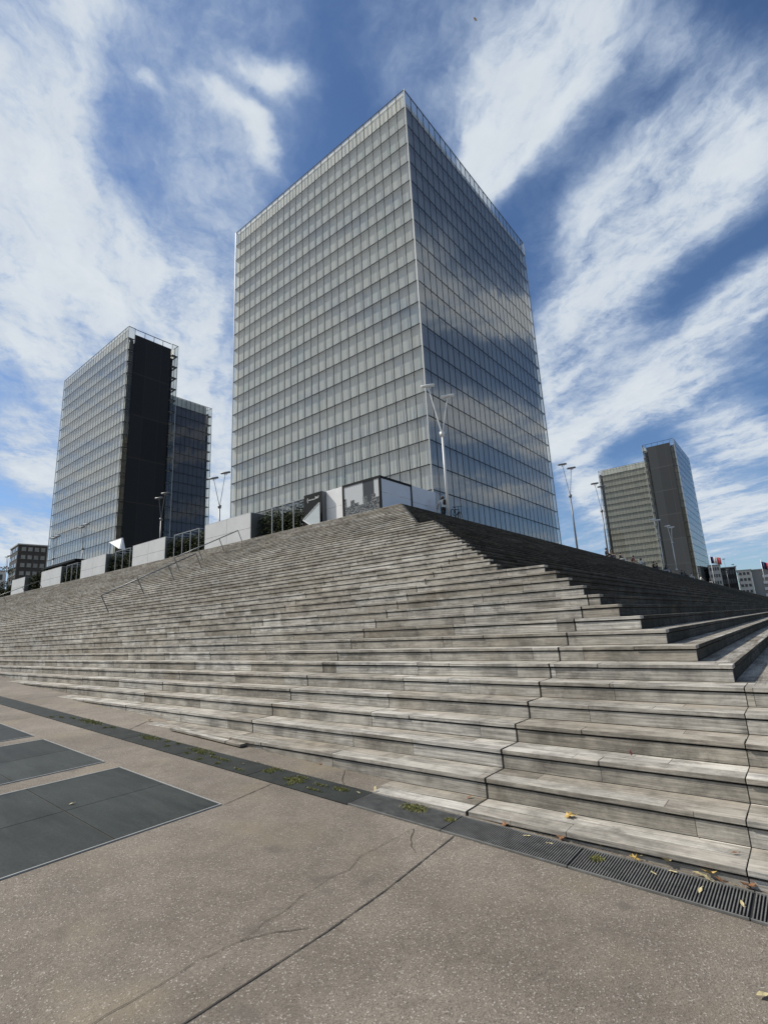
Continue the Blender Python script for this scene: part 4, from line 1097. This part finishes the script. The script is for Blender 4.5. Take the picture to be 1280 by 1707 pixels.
# the cyclist walking a bicycle on the deck
CX, CY = 25.45, 15.75
def cyclist():
    J, E = {}, []
    J['pelvis'] = (V(0, 0, .95), .125); J['waist'] = (V(.02, .03, 1.08), .115); J['chest'] = (V(.04, .10, 1.30), .145); J['neck'] = (V(.05, .15, 1.46), .055)
    J['head'] = (V(.05, .18, 1.57), .090); J['crown'] = (V(.05, .16, 1.67), .065); J['nose'] = (V(.05, .28, 1.56), .02)
    E += [('pelvis', 'waist'), ('waist', 'chest'), ('chest', 'neck'), ('neck', 'head'), ('head', 'crown'), ('head', 'nose')]
    for s, n in ((-1, 'l'), (1, 'r')):
        st = .16*s
        J[n+'hip'] = (V(s*.10, 0, .90), .09); J[n+'knee'] = (V(s*.11, .06+st, .50), .06); J[n+'ank'] = (V(s*.11, st-.02, .10), .042); J[n+'toe'] = (V(s*.12, st+.14, .045), .036)
        E += [('pelvis', n+'hip'), (n+'hip', n+'knee'), (n+'knee', n+'ank'), (n+'ank', n+'toe')]
        J[n+'sho'] = (V(s*.19+.03, .10, 1.40), .06); J[n+'elb'] = (V(s*.31+.03, .05+.04*s, 1.14), .044); J[n+'wri'] = (V(s*.27+.06*(s > 0), .26, 1.0), .028)
        E += [('chest', n+'sho'), (n+'sho', n+'elb'), (n+'elb', n+'wri')]
        fingers(J, E, J[n+'wri'][0], (.3, 1, -.2), (1, -.3, 0), n+'wri', n)
    def pick(c):
        if c.z > 1.43: return 0
        if c.z < .09: return 3
        if abs(c.x) > .21 and c.z < 1.22: return 0
        return 1 if c.z > .99 else 2
    me = body_mesh(J, E, [SKIN, cl['white'], cl['black'], cl['grey']], pick)
    o = bpy.data.objects.new('person', me); col.objects.link(o)
    o.location = (CX, CY, DECK-.005); o.rotation_euler = (0, 0, R(-40))
    tag(o, 'person in a white top and black trousers walking with a bicycle', 'person')
    import bmesh
    bm = bmesh.new(); bmesh.ops.create_icosphere(bm, subdivisions=2, radius=.112)
    for v in bm.verts:
        if v.co.y > .03 and v.co.z < .05: v.co *= .8
        v.co += V(.05, .155, 1.61)
    hme = bpy.data.meshes.new('hair'); bm.to_mesh(hme); bm.free(); hme.materials.append(HAIR)
    ho = bpy.data.objects.new('hair', hme); col.objects.link(ho); ho.parent = o
    bag = MB(); bag.box(-.02, -.16, 1.12, .19, -.03, 1.44)
    bo = bag.build('backpack', cl['black'], origin=(0, 0, 0)); bevel(bo, .05, 3)
    bo.location = o.location; bo.rotation_euler = o.rotation_euler
    tag(bo, 'black backpack on the back of the person with the bicycle', 'backpack')
cyclist()
def bicycle(loc, rz):
    t = thing('bicycle', loc, 'dark bicycle pushed along the top of the steps beside the person in white', 'bicycle')
    t.rotation_euler = (0, 0, 0)
    c, s = math.cos(rz), math.sin(rz)
    def W(x, z, y=0.): return Vector((loc[0]+x*c-y*s, loc[1]+x*s+y*c, loc[2]+z))
    for cx in (-.52, .52):
        w = MB(); w.tube([W(cx+.335*math.cos(a*math.pi/12), .345+.335*math.sin(a*math.pi/12)) for a in range(25)], .028, 6, cap=False)
        wo = w.build('wheel', M['black'], t, smooth=True)
        r = MB(); r.tube([W(cx+.31*math.cos(a*math.pi/12), .345+.31*math.sin(a*math.pi/12)) for a in range(25)], .009, 5, cap=False); r.build('rim', M['steel'], wo)
        sp_ = MB()
        for a in range(12): sp_.tube([W(cx, .345), W(cx+.31*math.cos(a*math.pi/6), .345+.31*math.sin(a*math.pi/6))], .0025, 3)
        sp_.build('spokes', M['steel'], wo)
    f = MB()
    for a, b in (((-.52, .345), (-.08, .30)), ((-.08, .30), (-.20, .78)), ((-.20, .78), (-.52, .345)), ((-.08, .30), (.36, .72)), ((-.18, .72), (.35, .80)), ((.33, .88), (.40, .66)), ((.40, .66), (.52, .345))): f.tube([W(*a), W(*b)], .024, 6)
    f.build('frame', M['black'], t, smooth=True)
    sd = MB(); sd.obox(W(-.34, .84, -.06), W(-.10, .84, -.02)-W(-.34, .84, -.06), W(-.34, .84, .06)-W(-.34, .84, -.06), Vector((0, 0, .05))); bevel(sd.build('saddle', M['black'], t), .02)
    h = MB(); h.tube([W(.36, .98, -.28), W(.32, 1.0, -.1), W(.32, 1.0, .1), W(.36, .98, .28)], .014, 6); h.tube([W(.33, .86), W(.32, 1.0)], .015, 6); h.build('handlebar', M['black'], t)
    ch = MB(); ch.tube([W(-.08, .30, -.05), W(-.08, .30, .05)], .08, 12); ch.build('crank', M['steel'], t)
bicycle((25.75, 15.05, DECK-.004), R(8))

# ---------------------------------------------------------------- fallen leaves and moss
def surface_hit(px, py):
    """point on the steps or pavement under a ray"""
    d = ray(px, py)
    gnd = ground_hit(px, py)
    best = None
    for k in range(1, NSTEP+1):
        if d.z >= 0: break
        t = (sz(k)-1.6)/d.z; p = EYE+d*t
        if sx(k)-.005 <= p.x <= sx(k+1)+.01 and p.y > YC[k] and sz(k) > gz(p.y): best = p; break
    if best is None:
        best = gnd; best.z = gz(best.y)
    return best
OUT = [(0, -1), (.25, -.55), (.75, -.62), (.50, -.15), (1.0, .12), (.48, .28), (.38, .80), (.12, .50), (0, 1.05), (-.12, .50), (-.38, .80), (-.48, .28), (-1.0, .12), (-.50, -.15), (-.75, -.62), (-.25, -.55)]
OVAL = [(0, -1), (.28, -.62), (.42, 0), (.30, .55), (0, 1.1), (-.30, .55), (-.42, 0), (-.28, -.62)]
LG = 'fallen autumn leaves'
def leaf(p, s, m_, label, tilt=.5, maple=True, group=LG, lift=None):
    rnd = random.Random(int(p.x*9973+p.y*7919+p.z*104729))
    b = MB(); out = OUT if maple else OVAL
    ax = rnd.uniform(0, 6.28); cx, sx_ = math.cos(ax), math.sin(ax)
    k1, k2 = rnd.uniform(.2, .5), rnd.uniform(-.35, .35)
    pts = [(x*s, y*s, s*(k1*x*x+k2*y+.10*math.sin(5*x+3*y))) for x, y in out]
    zmin = min(z for _, _, z in pts); rx = rnd.uniform(-tilt, tilt)
    P3 = []
    for x, y, z in pts:
        z -= zmin; y2 = y*math.cos(rx)-z*math.sin(rx); z2 = y*math.sin(rx)+z*math.cos(rx)
        P3.append([x*cx-y2*sx_, x*sx_+y2*cx, z2])
    mz = min(q[2] for q in P3)
    for q in P3: q[2] -= mz-.001
    ctr = [sum(q[i] for q in P3)/len(P3) for i in range(3)]
    base = Vector(p)
    n = len(P3)
    for i in range(n):
        b.face([base+Vector(ctr), base+Vector(P3[i]), base+Vector(P3[(i+1) % n])])
    b.tube([base+Vector(P3[0]), base+Vector(P3[0])+Vector((.3*s, -.5*s, .12*s))], .0018, 4)
    o = b.build('fallen_leaf', m_, origin=tuple(base), smooth=True)
    return tag(o, label, 'leaf', group)
Yl, Pl, Bl, Rl = M['leaf_y'], M['leaf_p'], M['leaf_b'], M['leaf_r']
LV = [(950, 1363, .062, Yl, 'large yellow maple leaf lying alone on the lowest step'), (1113, 1447, .052, Pl, 'pale curled leaf at the grate edge, middle of the leaf row'),
 (1060, 1437, .045, Yl, 'yellow leaf at the grate edge, start of the leaf row'), (1074, 1434, .038, Pl, 'pale leaf beside the first yellow leaf of the row'),
 (1184, 1466, .055, Yl, 'upright yellow leaf at the grate edge near the step joint'), (1178, 1471, .04, Pl, 'pale leaf tucked under the upright yellow leaf'), (1165, 1462, .04, Pl, 'white-looking leaf left of the upright yellow leaf'),
 (1250, 1484, .055, Bl, 'orange-brown leaf at the right end of the grate'), (1200, 1473, .035, Bl, 'small brown leaf right of the upright yellow leaf'),
 (938, 1400, .055, Bl, 'ochre-brown leaf on the grate edge below the large yellow leaf'), (842, 1378, .045, Bl, 'orange leaf on the kerb edge where the slots begin'),
 (783, 1331, .038, Bl, 'curled brown leaf on the broken lowest step'), (760, 1317, .055, Rl, 'dark red leaf heap piece at the back of the lowest step'), (750, 1314, .035, Rl, 'small dark red leaf left of the larger red one'),
 (712, 1261, .040, Bl, 'tan leaf lying on the second step'), (658, 1254, .03, Bl, 'small tan leaf left on the second step'), (1052, 1260, .032, Rl, 'dark red leaf on the fourth step'),
 (1031, 1105, .035, Pl, 'pale yellow leaf high on the steps near their corner'), (625, 1319, .04, Pl, 'white leaf standing at the end of the broken lowest step'),
 (916, 1409, .032, Pl, 'pale green leaf lying on the grate bars'), (878, 1397, .035, Pl, 'narrow white leaf across the grate bars'), (1090, 1460, .025, Pl, 'tiny pale leaf in the middle of the grate'), (1168, 1490, .03, Pl, 'pale leaf low on the grate bars'),
 (1002, 1416, .028, Pl, 'small white leaf at the step foot above the grate'), (1238, 1513, .026, Pl, 'tiny pale leaf low at the right end of the grate'), (1122, 1458, .04, Pl, 'thin pale leaf hanging into the slots'),
 (1273, 1664, .039, Pl, 'pale yellow leaf on bare pavement at the bottom right corner'), (404, 1275, .03, Pl, 'white speck leaf on the plain drain cover'), (430, 1272, .025, Pl, 'second white speck leaf on the plain drain cover'), (598, 1324, .03, Pl, 'pale leaf on the last plain cover before the slots'),
 (118, 1343, .035, Pl, 'pale leaf lying on the nearest slate field'), (300, 1198, .04, Bl, 'brown leaf against the riser at the lowest step end'), (250, 1203, .05, Bl, 'dark brown leaf at the tip of the second step'), (533, 1275, .035, Bl, 'brown leaf at the foot of the riser behind the drain'), (395, 1241, .04, Pl, 'pale leaf before the broken step flap'),
 (1225, 1425, .028, Bl, 'brown crumb leaf at the joint of the lowest step')]
for px, py, s, m_, lab in LV:
    leaf(surface_hit(px, py)+Vector((0, 0, .010 if py > 1380 else .002)), s*.82, m_, lab, .6, maple=(s > .04))
v = atD(792, 33, 8.0)
o = leaf(v, .045, Pl, 'yellow leaf blowing in the air above the big tower', 1.3, False, 'leaf in the air')
# small crumbs at the foot of the lowest step
rnd = random.Random(5); b = MB()
for _ in range(520):
    if rnd.random() < .7: x, y = rnd.uniform(DX1-.02, sx(1)+.012), rnd.uniform(.2, 5.5)
    else: x, y = rnd.uniform(DX0, DX1), rnd.uniform(-.2, 9)
    s = rnd.uniform(.003, .010); z = gz(y)+.0135; a = rnd.uniform(0, 3)
    b.face([(x+s*math.cos(a), y+s*math.sin(a), z), (x-s*.5*math.sin(a), y+s*.5*math.cos(a), z+.004), (x-s*math.cos(a), y-s*math.sin(a), z)], rnd.choice((0, 0, 1, 2)))
tag(b.build('leaf_litter', [Pl, Bl, M['moss']]), 'crumbs of dry leaves along the drain and the foot of the steps', 'leaf litter', kind='stuff')
def moss(cx, cy, rx, ry, n, label):
    b = MB(); rnd = random.Random(label)
    for _ in range(n):
        r = math.sqrt(rnd.random())*(.55+.45*math.sin(7*rnd.random())); a = rnd.uniform(0, 6.28)
        x, y = cx+math.cos(a)*r*rx, cy+math.sin(a)*r*ry
        if not DX0-.02 < x < DX1+.06: continue
        z = gz(y)+.0095; h = rnd.uniform(.006, .02); l = rnd.uniform(.004, .010); t = rnd.uniform(0, 6.28)
        dx_, dy_ = math.cos(t)*l, math.sin(t)*l
        b.face([(x-dx_, y-dy_, z), (x+dx_, y+dy_, z), (x+dx_*.3+rnd.uniform(-.01, .01), y+rnd.uniform(-.01, .01), z+h)])
    tag(b.build('moss', M['moss']), label, 'moss', kind='stuff')
for px, py, rx, ry, n, lab in ((690, 1350, .10, .16, 900, 'moss over the first slotted grate'), (490, 1303, .07, .16, 900, 'largest moss patch on the plain cover'), (565, 1318, .04, .08, 260, 'small moss patch before the slots'), (450, 1287, .05, .08, 260, 'thin moss patch on the plain cover'), (995, 1436, .05, .05, 350, 'grass tuft in the grate'), (750, 1370, .05, .05, 200, 'moss tuft where the slots begin'), (340, 1252, .10, .3, 420, 'scattered moss farther along the drain'), (160, 1203, .12, .5, 700, 'yellow-green moss band across the drain'), (255, 1230, .09, .35, 350, 'thin moss on the far cover')):
    v = ground_hit(px, py); moss(min(max(v.x, DX0+.08), DX1-.08), v.y, rx, ry, n, lab)
rm = random.Random(3)
for i in range(26):
    yy = 3.6+8.*rm.random()**1.3
    moss(rm.uniform(DX0+.04, DX1-.04), yy, rm.uniform(.02, .06), rm.uniform(.03, .16), rm.randint(40, 150), 'thin moss specks on the drain covers')
# loose board lying at the broken end of the lowest visible step, lower left
v0, v1 = ground_hit(283, 1219), ground_hit(400, 1248)
d = (v1-v0).normalized(); n_ = Vector((-d.y, d.x, 0)).normalized()
if n_.x < 0: n_ = -n_
b = MB(); b.obox(v0+Vector((0, 0, .012)), v1-v0, n_*.11, Vector((0, 0, .035)))
o = b.build('loose_board', M['wood_y'], origin=tuple(v0)); bevel(o, .006)
tag(o, 'loose weathered board lying along the broken end of a step beside the drain', 'board')
